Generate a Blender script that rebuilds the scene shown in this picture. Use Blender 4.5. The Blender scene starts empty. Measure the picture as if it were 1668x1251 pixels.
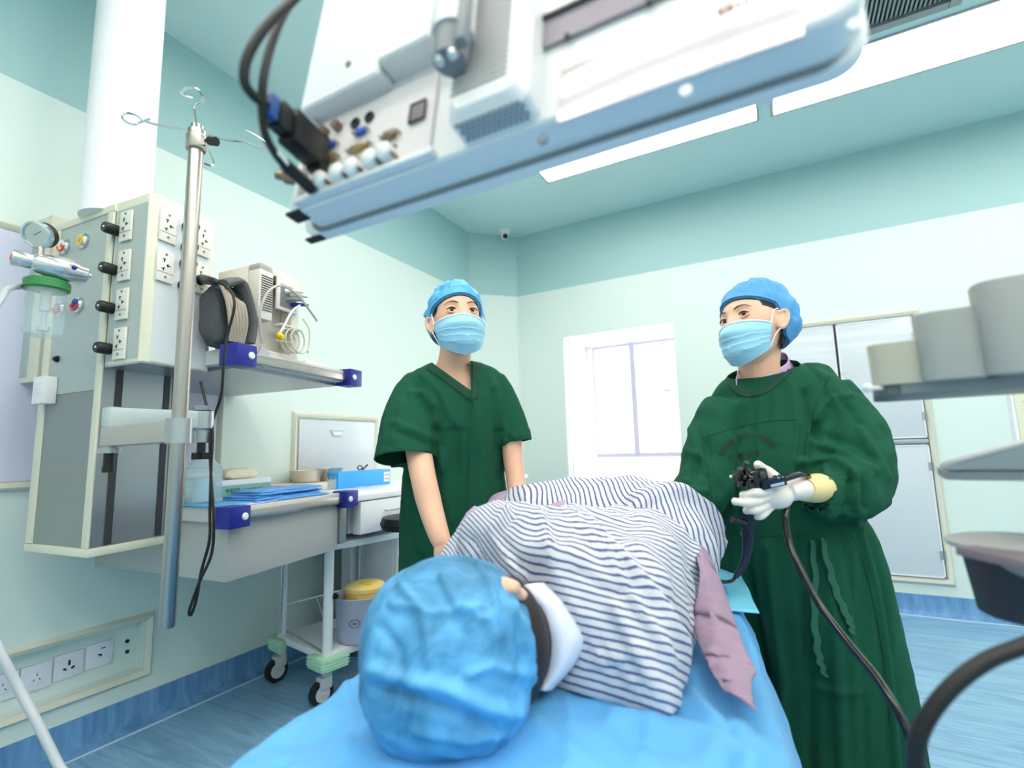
import bpy, bmesh, math, random
import numpy as np
from mathutils import Vector, Matrix, noise
random.seed(7)
S = bpy.context.scene
COL = S.collection
V = Vector
PI = math.pi
# ---------------------------------------------------------------- camera
H = 1.05
FP = 817.5                      # focal length in pixels of the 1668 px wide frame
yaw, pit, rol = (math.radians(a) for a in (-28.184, 7.44, -1.5))
CF = V((math.sin(yaw)*math.cos(pit), math.cos(yaw)*math.cos(pit), math.sin(pit)))
_r = V((math.cos(yaw), -math.sin(yaw), 0)); _u = _r.cross(CF)
CR = _r*math.cos(rol)+_u*math.sin(rol)
CU = -_r*math.sin(rol)+_u*math.cos(rol)
CC = V((0, 0, H))
cam = bpy.data.cameras.new('camera'); camo = bpy.data.objects.new('camera', cam); COL.objects.link(camo)
cam.sensor_width = 36; cam.lens = FP/1668*36; cam.clip_start = .02
mw = Matrix((CR, CU, -CF)).transposed().to_4x4(); mw.translation = CC
camo.matrix_world = mw
S.camera = camo
cam.dof.use_dof = True; cam.dof.focus_distance = 1.6; cam.dof.aperture_fstop = 2.1
# ---------------------------------------------------------------- world, exposure
S.view_settings.view_transform = 'Standard'; S.view_settings.look = 'None'
S.view_settings.exposure = 0.45; S.view_settings.gamma = 1; S.view_settings.use_curve_mapping = False
wd = bpy.data.worlds.new('sky'); S.world = wd; wd.use_nodes = True
bg = wd.node_tree.nodes['Background']; bg.inputs[0].default_value = (1, .985, .97, 1); bg.inputs[1].default_value = 5.0
LAMP = 7.0                      # strength of the ceiling panels

def ray(x, y): return CF*FP+CR*(x-834)-CU*(y-625.5)
def at(x, y, D): return CC+ray(x, y)*(D/FP)             # a point D metres deep from the camera
def onZ(x, y, z): d = ray(x, y); return CC+d*((z-H)/d.z)
def onX(x, y, X): d = ray(x, y); return CC+d*(X/d.x)
def onY(x, y, Y): d = ray(x, y); return CC+d*(Y/d.y)
def onP(x, y, P, n): d = ray(x, y); return CC+d*((P-CC).dot(n)/d.dot(n))
def pm(px, D): return px*D/FP                            # pixels to metres at depth D

# ---------------------------------------------------------------- materials
def lin(c): return tuple((v/12.92 if v <= .04045 else ((v+.055)/1.055)**2.4) for v in c)
MATS = {}
def mat(name, rgb, rough=.5, metal=0, spec=.5, bump=0, bscale=60, var=0, vscale=8, emit=0, alpha=1, trans=0, sheen=0, sss=0, ior=1.45, coat=0):
    if name in MATS: return MATS[name]
    m = bpy.data.materials.new(name); m.use_nodes = True; nt = m.node_tree; b = nt.nodes['Principled BSDF']
    c = lin([v/255 for v in rgb])+(1,)
    b.inputs['Base Color'].default_value = c; b.inputs['Roughness'].default_value = rough
    b.inputs['Metallic'].default_value = metal; b.inputs['Specular IOR Level'].default_value = spec
    b.inputs['Alpha'].default_value = alpha; b.inputs['Transmission Weight'].default_value = trans; b.inputs['IOR'].default_value = ior
    b.inputs['Sheen Weight'].default_value = sheen; b.inputs['Coat Weight'].default_value = coat
    if sss:
        b.inputs['Subsurface Weight'].default_value = sss; b.inputs['Subsurface Scale'].default_value = .02
        b.inputs['Subsurface Radius'].default_value = (1, .35, .2)
    if emit: b.inputs['Emission Color'].default_value = c; b.inputs['Emission Strength'].default_value = emit
    tc = nt.nodes.new('ShaderNodeTexCoord')
    if var:
        n = nt.nodes.new('ShaderNodeTexNoise'); n.inputs['Scale'].default_value = vscale; n.inputs['Detail'].default_value = 4
        nt.links.new(tc.outputs['Object'], n.inputs['Vector'])
        mx = nt.nodes.new('ShaderNodeMix'); mx.data_type = 'RGBA'
        mx.inputs[6].default_value = tuple(v*(1-var) for v in c[:3])+(1,); mx.inputs[7].default_value = tuple(min(1, v*(1+var)) for v in c[:3])+(1,)
        nt.links.new(n.outputs['Fac'], mx.inputs[0]); nt.links.new(mx.outputs[2], b.inputs['Base Color'])
    if bump:
        n = nt.nodes.new('ShaderNodeTexNoise'); n.inputs['Scale'].default_value = bscale; n.inputs['Detail'].default_value = 3
        nt.links.new(tc.outputs['Object'], n.inputs['Vector'])
        bp = nt.nodes.new('ShaderNodeBump'); bp.inputs['Strength'].default_value = bump; bp.inputs['Distance'].default_value = .002
        nt.links.new(n.outputs['Fac'], bp.inputs['Height']); nt.links.new(bp.outputs[0], b.inputs['Normal'])
    MATS[name] = m
    return m

def thin_clear(name, rgb, fac, rough=.05):
    m = bpy.data.materials.new(name); m.use_nodes = True; nt = m.node_tree; out = nt.nodes['Material Output']
    b = nt.nodes['Principled BSDF']; b.inputs['Base Color'].default_value = lin([v/255 for v in rgb])+(1,); b.inputs['Roughness'].default_value = rough
    t = nt.nodes.new('ShaderNodeBsdfTransparent'); t.inputs[0].default_value = lin([min(255, v+20)/255 for v in rgb])+(1,)
    mx = nt.nodes.new('ShaderNodeMixShader'); mx.inputs[0].default_value = fac
    nt.links.new(t.outputs[0], mx.inputs[1]); nt.links.new(b.outputs[0], mx.inputs[2]); nt.links.new(mx.outputs[0], out.inputs[0])
    MATS[name] = m; return m

def streaky(name, rgb1, rgb2, rough, stretch=(1, 12, 1), scale=3, bump=0):
    m = bpy.data.materials.new(name); m.use_nodes = True; nt = m.node_tree; b = nt.nodes['Principled BSDF']
    b.inputs['Roughness'].default_value = rough
    tc = nt.nodes.new('ShaderNodeTexCoord'); mp = nt.nodes.new('ShaderNodeMapping'); mp.inputs['Scale'].default_value = stretch
    n = nt.nodes.new('ShaderNodeTexNoise'); n.inputs['Scale'].default_value = scale; n.inputs['Detail'].default_value = 8; n.inputs['Roughness'].default_value = .62
    n.inputs['Distortion'].default_value = .8
    cr = nt.nodes.new('ShaderNodeValToRGB'); cr.color_ramp.elements[0].position = .36; cr.color_ramp.elements[1].position = .62
    cr.color_ramp.elements[0].color = lin([v/255 for v in rgb1])+(1,); cr.color_ramp.elements[1].color = lin([v/255 for v in rgb2])+(1,)
    nt.links.new(tc.outputs['Object'], mp.inputs[0]); nt.links.new(mp.outputs[0], n.inputs['Vector']); nt.links.new(n.outputs['Fac'], cr.inputs[0]); nt.links.new(cr.outputs[0], b.inputs['Base Color'])
    MATS[name] = m; return m

wall_mint = mat('mint wall panel', (216, 230, 224), .45, var=.015, vscale=2)
wall_teal = mat('teal upper wall', (164, 200, 200), .5, var=.02, vscale=2)
ceil_teal = mat('teal ceiling', (202, 228, 227), .5)
floor_m = streaky('blue vinyl floor', (104, 148, 182), (136, 180, 208), .28, (1.5, 14, 1), 2.2)
base_m = streaky('blue vinyl skirting', (82, 130, 180), (112, 160, 204), .35, (10, 10, 1), 2)
cream = mat('cream trim', (214, 214, 198), .4)
cream2 = mat('cream powder coat', (219, 217, 196), .4)
alu = mat('brushed aluminium', (176, 178, 182), .35, .85, bump=.1, bscale=200)
alu_d = mat('grey aluminium panel', (150, 156, 158), .42, .6)
steel = mat('stainless steel', (186, 176, 168), .32, 1)
chrome = mat('chrome', (215, 215, 215), .12, 1)
white = mat('white plastic', (236, 236, 234), .4)
white_m = mat('white painted metal', (232, 236, 240), .35)
lgrey = mat('light grey laminate', (205, 212, 218), .3, coat=.3)
sage = mat('sage grey panel', (172, 184, 178), .35)
pale = mat('pale grey panel', (214, 220, 222), .35)
black = mat('black plastic', (22, 20, 20), .4)
rubber = mat('black rubber', (18, 18, 19), .5)
dgrey = mat('dark grey plastic', (58, 57, 60), .5)
grey = mat('grey plastic', (128, 132, 136), .45)
navy = mat('blue rubber guard', (28, 38, 140), .4)
lav = mat('pale lavender board', (212, 214, 234), .4)
glassm = thin_clear('window glass', (235, 245, 250), .08)
clear = thin_clear('clear plastic', (226, 234, 236), .28, .1)
clear2 = thin_clear('frosted clear plastic', (226, 236, 242), .35, .25)
lampm = mat('lit ceiling panel', (255, 248, 240), .5, emit=LAMP)

# ---------------------------------------------------------------- mesh building
def cr(pts, k=8, closed=False):
    P = [V(p) for p in pts]; n = len(P); out = []
    for i in range(n if closed else n-1):
        if closed: a, b, c, d = P[(i-1) % n], P[i], P[(i+1) % n], P[(i+2) % n]
        else: a, b, c, d = P[max(i-1, 0)], P[i], P[i+1], P[min(i+2, n-1)]
        for j in range(k):
            t = j/k
            out.append(.5*((2*b)+(c-a)*t+(2*a-5*b+4*c-d)*t*t+(3*b-a-3*c+d)*t**3))
    if not closed: out.append(P[-1].copy())
    return out
def frames(P, up=V((0, 0, 1))):
    out = []; n = len(P); x = None
    for i in range(n):
        t = (P[min(i+1, n-1)]-P[max(i-1, 0)])
        t = t.normalized() if t.length > 1e-9 else V((0, 0, 1))
        if x is None:
            x = t.cross(up)
            if x.length < .1: x = t.cross(V((1, 0, 0)))
        x = (x-t*x.dot(t)).normalized(); out.append((t, x, t.cross(x)))
    return out
class B:
    def __init__(s): s.bm = bmesh.new(); s.mi = 0; s.uv = None
    def face(s, vs):
        try: f = s.bm.faces.new(vs)
        except ValueError: return None
        f.material_index = s.mi; return f
    def pts(s, L): return [s.bm.verts.new(p) for p in L]
    def box(s, c, d, m=None, bev=0, seg=2):
        m = m or Matrix(); M = m @ Matrix.Translation(V(c)); h = [v/2 for v in d]
        vs = s.pts([M @ V((x*h[0], y*h[1], z*h[2])) for x in (-1, 1) for y in (-1, 1) for z in (-1, 1)])
        fs = [s.face([vs[i] for i in q]) for q in ((0, 1, 3, 2), (4, 6, 7, 5), (0, 4, 5, 1), (2, 3, 7, 6), (0, 2, 6, 4), (1, 5, 7, 3))]
        s.bev(vs, bev, seg); return s
    def bev(s, vs, bev, seg):
        if bev:
            e = {e for v in vs for e in v.link_edges}
            r = bmesh.ops.bevel(s.bm, geom=list(e), offset=bev, segments=seg, profile=.6, affect='EDGES', clamp_overlap=True)
            for f in r['faces']: f.material_index = s.mi
    def prism(s, poly, vec, bev=0, seg=2):        # poly: 3D points, vec: extrusion
        a = s.pts([V(p) for p in poly]); b = s.pts([V(p)+V(vec) for p in poly]); n = len(a)
        s.face(list(reversed(a))); s.face(b)
        for i in range(n): s.face([a[i], a[(i+1) % n], b[(i+1) % n], b[i]])
        s.bev(a+b, bev, seg); return s
    def loft(s, rings, cap=(True, True), closed=True, uv=False):
        L = [s.pts(r) for r in rings]; n = len(L[0])
        for i in range(len(L)-1):
            for j in range(n if closed else n-1):
                k = (j+1) % n
                f = s.face([L[i][j], L[i][k], L[i+1][k], L[i+1][j]])
                if uv and f:
                    U = s.bm.loops.layers.uv.verify()
                    for l, q in zip(f.loops, ((i, j), (i, j+1), (i+1, j+1), (i+1, j))): l[U].uv = (q[1]/n, q[0]/(len(L)-1))
        if closed:
            if cap[0]: s.face(list(reversed(L[0])))
            if cap[1]: s.face(L[-1])
        return s
    def tube(s, P, r, n=10, cap=(True, True), flat=None, closed=False):
        P = [V(p) for p in P]; F = frames(P); rings = []
        for i, (p, (t, x, y)) in enumerate(zip(P, F)):
            ra = r(i/(len(P)-1)) if callable(r) else (r[i] if isinstance(r, (list, tuple)) else r)
            rb = ra*(flat or 1)
            rings.append([p+x*ra*math.cos(a)+y*rb*math.sin(a) for a in [2*PI*k/n for k in range(n)]])
        if closed: rings.append(rings[0])
        return s.loft(rings, (False, False) if closed else cap)
    def cyl(s, p0, p1, r0, r1=None, n=24):
        p0, p1 = V(p0), V(p1); r1 = r0 if r1 is None else r1
        t = (p1-p0).normalized(); x = t.orthogonal().normalized(); y = t.cross(x)
        return s.loft([[p+x*r*math.cos(2*PI*k/n)+y*r*math.sin(2*PI*k/n) for k in range(n)] for p, r in ((p0, r0), (p1, r1))])
    def lathe(s, prof, m=None, n=32, cap=(True, True)):
        m = m or Matrix()
        return s.loft([[m @ V((r*math.cos(2*PI*k/n), r*math.sin(2*PI*k/n), z)) for k in range(n)] for r, z in prof], cap)
    def ell(s, c, r, m=None, nu=24, nv=16, fn=None):
        m = m or Matrix(); c = V(c); rings = []
        for i in range(1, nv):
            th = PI*i/nv
            rings.append([m @ (c+V((r[0]*math.sin(th)*math.cos(2*PI*k/nu), r[1]*math.sin(th)*math.sin(2*PI*k/nu), -r[2]*math.cos(th)))) for k in range(nu)])
        L = [s.pts(q) for q in rings]
        for i in range(len(L)-1):
            for j in range(nu): s.face([L[i][j], L[i][(j+1) % nu], L[i+1][(j+1) % nu], L[i+1][j]])
        b = s.bm.verts.new(m @ (c-V((0, 0, r[2])))); t = s.bm.verts.new(m @ (c+V((0, 0, r[2]))))
        for j in range(nu): s.face([b, L[0][(j+1) % nu], L[0][j]]); s.face([t, L[-1][j], L[-1][(j+1) % nu]])
        return s
    def grid(s, fn, nu, nv):                       # fn(u,v)->point, u,v in 0..1 ; open sheet with uv
        U = s.bm.loops.layers.uv.verify()
        L = [[s.bm.verts.new(fn(i/nu, j/nv)) for i in range(nu+1)] for j in range(nv+1)]
        for j in range(nv):
            for i in range(nu):
                f = s.face([L[j][i], L[j][i+1], L[j+1][i+1], L[j+1][i]])
                if f:
                    for l, q in zip(f.loops, ((i, j), (i+1, j), (i+1, j+1), (i, j+1))): l[U].uv = (q[0]/nu, q[1]/nv)
        return s
WM = {}
def thing(name, label, cat, loc=(0, 0, 0), group=None, rot=0):
    o = bpy.data.objects.new(name, None); COL.objects.link(o); o.empty_display_size = .1
    o.location = loc; o.rotation_euler = (0, 0, rot); o['label'] = label; o['category'] = cat
    if group: o['group'] = group
    WM[o] = Matrix.Translation(V(loc)) @ Matrix.Rotation(rot, 4, 'Z'); return o
def tag(o, label, cat, group=None):
    o['label'] = label; o['category'] = cat
    if group: o['group'] = group
    return o
def finish(me, mats, sharp, smooth):
    for m in (mats if isinstance(mats, (list, tuple)) else [mats]): me.materials.append(m)
    if smooth:
        me.polygons.foreach_set('use_smooth', [True]*len(me.polygons))
        me.set_sharp_from_angle(angle=math.radians(sharp))
def obj(name, b, mats, parent=None, label=None, sharp=35, smooth=True, local=False, normals=True, solid=0):
    if isinstance(b, B):
        if normals: bmesh.ops.recalc_face_normals(b.bm, faces=b.bm.faces[:])
        me = bpy.data.meshes.new(name); b.bm.to_mesh(me); b.bm.free()
    else: me = b
    finish(me, mats, sharp, smooth)
    o = bpy.data.objects.new(name, me); COL.objects.link(o)
    W = Matrix()
    if parent: o.parent = parent; W = WM[parent]
    elif not local:
        P = np.array([v.co for v in me.vertices]); c = V(((P[:, 0].min()+P[:, 0].max())/2, (P[:, 1].min()+P[:, 1].max())/2, P[:, 2].min()))
        W = Matrix.Translation(c); o.location = c
    WM[o] = W
    if not local: me.transform(W.inverted())
    if label: o['label'] = label
    if solid:
        md = o.modifiers.new('thickness', 'SOLIDIFY'); md.thickness = solid; md.offset = 0
    return o
def struct(name, b, m, **k):
    o = obj(name, b, m, **k); o['kind'] = 'structure'; return o
def kids(o): return [c for c in bpy.data.objects if c.parent == o]
def copy_tree(o, loc, rotz=None, label=None, parent=None):
    c = o.copy(); COL.objects.link(c)
    if parent: c.parent = parent
    else:
        c.location = loc
        if rotz is not None: c.rotation_euler = (0, 0, rotz)
        if label: c['label'] = label
    for ch in kids(o):
        if ch is not c: copy_tree(ch, None, parent=c)
    return c
def frame_z(p, n):          # matrix with local z along n, local y up
    n = V(n).normalized(); up = V((0, 0, 1)); x = up.cross(n).normalized(); y = n.cross(x)
    m = Matrix((x, y, n)).transposed().to_4x4(); m.translation = p; return m
def text_mesh(txt, size, align='CENTER', depth=.0003):
    cu = bpy.data.curves.new('t', 'FONT'); cu.body = txt; cu.size = size; cu.align_x = align; cu.align_y = 'CENTER'; cu.extrude = depth; cu.resolution_u = 2
    o = bpy.data.objects.new('t', cu); COL.objects.link(o); bpy.context.view_layer.update()
    me = bpy.data.meshes.new_from_object(o.evaluated_get(bpy.context.evaluated_depsgraph_get()))
    bpy.data.objects.remove(o); bpy.data.curves.remove(cu); return me
def remesh(b, voxel, smooth=4):
    bmesh.ops.recalc_face_normals(b.bm, faces=b.bm.faces[:])
    me = bpy.data.meshes.new('r'); b.bm.to_mesh(me); b.bm.free(); o = bpy.data.objects.new('r', me); COL.objects.link(o)
    r = o.modifiers.new('r', 'REMESH'); r.mode = 'VOXEL'; r.voxel_size = voxel; r.adaptivity = 0
    if smooth: m = o.modifiers.new('s', 'SMOOTH'); m.iterations = smooth; m.factor = .5
    bpy.context.view_layer.update()
    out = bpy.data.meshes.new_from_object(o.evaluated_get(bpy.context.evaluated_depsgraph_get()))
    bpy.data.objects.remove(o); bpy.data.meshes.remove(me); return out
def displace(me, fn):        # fn(co, normal) -> distance along normal
    n = [v.normal.copy() for v in me.vertices]
    for v, k in zip(me.vertices, n): v.co += k*fn(v.co, k)
    me.update()
def proj(p):
    u = p-CC; D = u.dot(CF); return 834+FP*u.dot(CR)/D, 625.5-FP*u.dot(CU)/D, D
def crease(p, L, dmax=9):     # folds given as polylines; x,y are directions seen from the lens, heights in metres
    x, y, D = proj(p)
    if D > dmax: return 0
    v = 0
    for pts, h, w in L:
        dm = 1e9
        for (x0, y0), (x1, y1) in zip(pts, pts[1:]):
            dx, dy = x1-x0, y1-y0; t = max(0, min(1, ((x-x0)*dx+(y-y0)*dy)/(dx*dx+dy*dy))); q = (x-x0-dx*t)**2+(y-y0-dy*t)**2
            if q < dm: dm = q
        if dm < w*w*9: v += h*math.exp(-dm/(w*w))
    return v
def cut_plane(me, P, n, rad, pred=None):   # clean cut: removes what lies beyond the plane near P
    bm = bmesh.new(); bm.from_mesh(me); n = V(n).normalized(); P = V(P)
    fs = [f for f in bm.faces if (f.calc_center_median()-P).length < rad*1.25]
    g = list({v for f in fs for v in f.verts})+list({e for f in fs for e in f.edges})+fs
    bmesh.ops.bisect_plane(bm, geom=g, plane_co=P, plane_no=n, dist=1e-6)
    bmesh.ops.delete(bm, geom=[f for f in bm.faces if (f.calc_center_median()-P).length < rad and (f.calc_center_median()-P).dot(n) > 0 and (not pred or pred(f.calc_center_median()))], context='FACES')
    bm.to_mesh(me); bm.free(); return me
def cut(me, pred):
    bm = bmesh.new(); bm.from_mesh(me)
    bmesh.ops.delete(bm, geom=[f for f in bm.faces if pred(f.calc_center_median(), f.normal)], context='FACES')
    bm.to_mesh(me); bm.free(); return me
# ================================================================ ROOM
XL, YB, CH, WT = -2.368, 3.972, 3.013, 2.44
XR, YF = 3.0, -1.9
CX, CY = -2.046, 3.65          # the corner is cut off by a narrow slanting panel
def slab(x0, x1, y0, y1, z0, z1): return B().box(((x0+x1)/2, (y0+y1)/2, (z0+z1)/2), (x1-x0, y1-y0, z1-z0))
struct('floor', slab(XL-.1, XR+.1, YF-.1, YB+.9, -.05, 0), floor_m)
LR = [(-1.388, .026), (.096, 1.51), (1.58, 2.9)]
b = B()
def rects_with_holes(b, x0, x1, y0, y1, holes, emit):
    xs = sorted({x0, x1, *[v for h in holes for v in h[:2]]}); ys = sorted({y0, y1, *[v for h in holes for v in h[2:]]})
    for i in range(len(xs)-1):
        for j in range(len(ys)-1):
            cx, cy = (xs[i]+xs[i+1])/2, (ys[j]+ys[j+1])/2
            if not any(h[0] < cx < h[1] and h[2] < cy < h[3] for h in holes): emit(xs[i], xs[i+1], ys[j], ys[j+1])
PAN = [(a, c, 2.85, 3.235) for a, c in LR]+[(a, c, .60, .985) for a, c in LR]+[(a, c, -.42, -.02) for a, c in LR]+[(a, c, -1.3, -.9) for a, c in LR]+[(-1.388, -1.0, 1.06, 2.78), (1.6, 2.0, 1.06, 2.78)]  # all but the far row are unseen panels, added to brighten the room
FFU = (-.9, .87, 1.05, 2.79)
rects_with_holes(b, XL-.1, XR+.1, YF-.1, YB+.1, PAN+[FFU], lambda a, c, d, e: b.box(((a+c)/2, (d+e)/2, CH+.03), (c-a, e-d, .06)))
struct('ceiling', b, ceil_teal)
for i, (a, c, d, e) in enumerate(PAN):
    t = thing('ceiling_light', ['lit white ceiling panel, the left one behind the big display', 'long lit white ceiling panel beside the air grille, top right', 'lit ceiling panel right of the two in view'][i] if i < 3 else 'ceiling panel added outside the view to brighten the room', 'ceiling light', ((a+c)/2, (d+e)/2, CH), 'lit panels in the ceiling')
    obj('diffuser', B().box(((a+c)/2, (d+e)/2, CH+.02), (c-a-.014, e-d-.014, .012)), lampm, t)
    f = B()
    for q in ((a+.004, (d+e)/2, .012, e-d), (c-.004, (d+e)/2, .012, e-d)): f.box((q[0], q[1], CH+.004), (q[2], q[3], .024))
    for q in ((a+c)/2,): f.box((q, d+.004, CH+.004), (c-a, .012, .024)); f.box((q, e-.004, CH+.004), (c-a, .012, .024))
    obj('frame', f, alu, t)
t = thing('air_grille', 'grey perforated air supply grille in ceiling, top right', 'vent', ((FFU[0]+FFU[1])/2, 1.9, CH))
b = B(); k = FFU[0]+.05
while k < FFU[1]-.04:
    b.box((k, (FFU[2]+FFU[3])/2, CH+.012), (.009, FFU[3]-FFU[2]-.09, .012)); k += .018
obj('louvre', b, mat('grille grey', (150, 160, 160), .5), t)
obj('backing', B().box(((FFU[0]+FFU[1])/2, (FFU[2]+FFU[3])/2, CH+.045), (FFU[1]-FFU[0], FFU[3]-FFU[2], .02)), dgrey, t)
b = B()
for x in (FFU[0]+.02, FFU[1]-.02): b.box((x, (FFU[2]+FFU[3])/2, CH+.006), (.045, FFU[3]-FFU[2], .03))
for y in (FFU[2]+.02, FFU[3]-.02): b.box(((FFU[0]+FFU[1])/2, y, CH+.0065), (FFU[1]-FFU[0]-.09, .045, .03))
obj('frame', b, alu_d, t)
# left wall with the sunken socket strip
SK = (-1.2, 1.185, .205, .395)
def wall_x(b, x0, x1, y0, y1, z0, z1, holes):
    rects_with_holes(b, y0, y1, z0, z1, holes, lambda a, c, d, e: b.box(((x0+x1)/2, (a+c)/2, (d+e)/2), (abs(x1-x0), c-a, e-d)))
b = B(); wall_x(b, XL-.12, XL, YF-.1, CY, 0, WT, [SK]); b.box((XL-.1, (SK[0]+SK[1])/2, .3), (.09, SK[1]-SK[0]+.04, .3))
struct('wall_left', b, wall_mint)
struct('wall_left', slab(XL-.12, XL, YF-.1, CY, WT, CH), wall_teal)
d45 = V((CX-XL, YB-CY, 0)).normalized(); n45 = V((d45.y, -d45.x, 0))
for z0, z1, m in ((0, WT, wall_mint), (WT, CH, wall_teal)):
    struct('wall_corner', B().prism([V((XL, CY, z0)), V((CX, YB, z0)), V((CX, YB+.12, z0)), V((XL-.12, YB+.12, z0)), V((XL-.12, CY, z0))], (0, 0, z1-z0)), m)
b = B()
for p in ((XL, CY), (CX, YB)): b.cyl((p[0]+.002, p[1]-.002, .115), (p[0]+.002, p[1]-.002, WT), .007, n=8)
struct('trim_1', b, wall_mint)
# back wall with window opening and the built-in cupboard
WX0, WX1, WZ0, WZ1 = -1.612, -.692, .70, 2.0
b = B(); rects_with_holes(b, CX, XR+.1, 0, WT, [(WX0, WX1, WZ0, WZ1)], lambda a, c, d, e: b.box(((a+c)/2, YB+.06, (d+e)/2), (c-a, .12, e-d)))
struct('wall_back', b, wall_mint)
struct('wall_back', slab(CX, XR+.1, YB, YB+.12, WT, CH), wall_teal)
# deep white reveal of the window
WY = 4.52
rv = B()
rv.box((WX0-.03, (YB+WY)/2+.06, (WZ0+WZ1)/2), (.06, WY-YB-.1, WZ1-WZ0+.12)); rv.box((WX1+.03, (YB+WY)/2+.06, (WZ0+WZ1)/2), (.06, WY-YB-.1, WZ1-WZ0+.12))
rv.box(((WX0+WX1)/2, (YB+WY)/2+.06, WZ1+.03), (WX1-WX0, WY-YB-.1, .06)); rv.box(((WX0+WX1)/2, (YB+WY)/2+.0, WZ0-.03), (WX1-WX0, WY-YB, .06))
f0 = onY(957, 568, WY); f1 = onY(975, 745, WY)
fx0, fz0, fz1 = f1.x-.01, f1.z, f0.z
rv.box(((WX0+fx0)/2, WY+.04, (fz0+fz1)/2), (fx0-WX0, .08, fz1-fz0)); rv.box(((WX0+WX1)/2, WY+.04, (WZ0+fz0)/2), (WX1-WX0, .08, fz0-WZ0)); rv.box(((WX0+WX1)/2, WY+.04, (WZ1+fz1)/2), (WX1-WX0, .08, WZ1-fz1))
struct('window_1', rv, mat('white window surround', (246, 247, 248), .4))
win = bpy.data.objects['window_1']
pf = mat('pale lavender window frame', (196, 192, 212), .4)
b = B(); fx1 = WX1
b.box((fx0+.008, WY+.02, (fz0+fz1)/2), (.016, .04, fz1-fz0)); b.box(((fx0+fx1)/2, WY+.02, fz0+.018), (fx1-fx0-.04, .04, .036)); b.box(((fx0+fx1)/2, WY+.02, fz1-.01), (fx1-fx0-.04, .04, .02))
mx = onY(1033, 640, WY).x; b.box((mx, WY+.015, (fz0+fz1)/2), (.05, .05, fz1-fz0-.04))
obj('frame', b, pf, win)
b = B(); zb = onY(1060, 637, WY).z; b.box(((mx+fx1)/2, WY+.035, zb), (fx1-mx-.05, .02, .014)); obj('glazing_bar', b, pf, win)
b = B(); sx = onY(1086, 640, WY+.05).x; b.box((sx, WY+.07, (fz0+fz1)/2), (.055, .03, fz1-fz0+.1)); obj('outer_bar', b, mat('pinkish outer bar', (232, 206, 210), .5), win)
obj('pane', B().box(((fx0+fx1)/2, WY+.03, (fz0+fz1)/2), (fx1-fx0-.02, .004, fz1-fz0-.02)), glassm, win)
# right and rear walls close the room
struct('wall_right', slab(XR, XR+.12, YF-.1, YB, 0, CH), wall_mint)
struct('wall_front', slab(XL, XR, YF-.12, YF, 0, CH), wall_mint)
# skirting, coved foot
def skirt(name, p0, p1, n):
    p0, p1, n = V(p0), V(p1), V(n); prof = [(0, .115), (.006, .115), (.008, .05), (.016, .022), (.045, .004), (.06, .0005), (0, .0005)]
    struct(name, B().loft([[p+n*a+V((0, 0, z)) for a, z in prof] for p in (p0, p1)]), base_m)
skirt('baseboard_left', (XL, YF, 0), (XL, CY, 0), (1, 0, 0)); skirt('baseboard_corner', (XL, CY, 0), (CX, YB, 0), n45); skirt('baseboard_back', (CX, YB, 0), (XR, YB, 0), (0, -1, 0))
cove = mat('pale weld line', (176, 204, 224), .35)
def weld(name, p0, p1): struct(name, B().tube([V(p0), V(p1)], .0045, 6), cove)
weld('trim_2', (XL+.062, YF, .002), (XL+.062, CY+.02, .002)); weld('trim_3', (CX, YB-.062, .002), (XR, YB-.062, .002))
# moulded frames: helper for a half-round frame on a wall; u,v axes in the wall, n out of it
def moulding(b, o, u, v, n, w, h, t=.035, d=.02):
    o, u, v, n = V(o), V(u), V(v), V(n)
    prof = [(0, 0), (.15*t, .6*d), (.4*t, d), (.7*t, .8*d), (t, .35*d), (t, 0)]
    cs = [(0, 0, -1, -1), (w, 0, 1, -1), (w, h, 1, 1), (0, h, -1, 1)]
    rings = [[o+u*(x+sx*(t-a))+v*(y+sy*(t-a))+n*z for a, z in prof] for x, y, sx, sy in cs]; rings.append(rings[0])
    L = [b.pts(r) for r in rings[:4]]; L.append(L[0])
    for i in range(4):
        for j in range(len(prof)): b.face([L[i][j], L[i][(j+1) % 6], L[i+1][(j+1) % 6], L[i+1][j]])
ev, ez, ex = V((0, 1, 0)), V((0, 0, 1)), V((1, 0, 0))
b = B(); moulding(b, (XL, SK[0], SK[2]), ev, ez, ex, SK[1]-SK[0], SK[3]-SK[2], .03, .022); struct('trim_4', b, cream)
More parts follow.
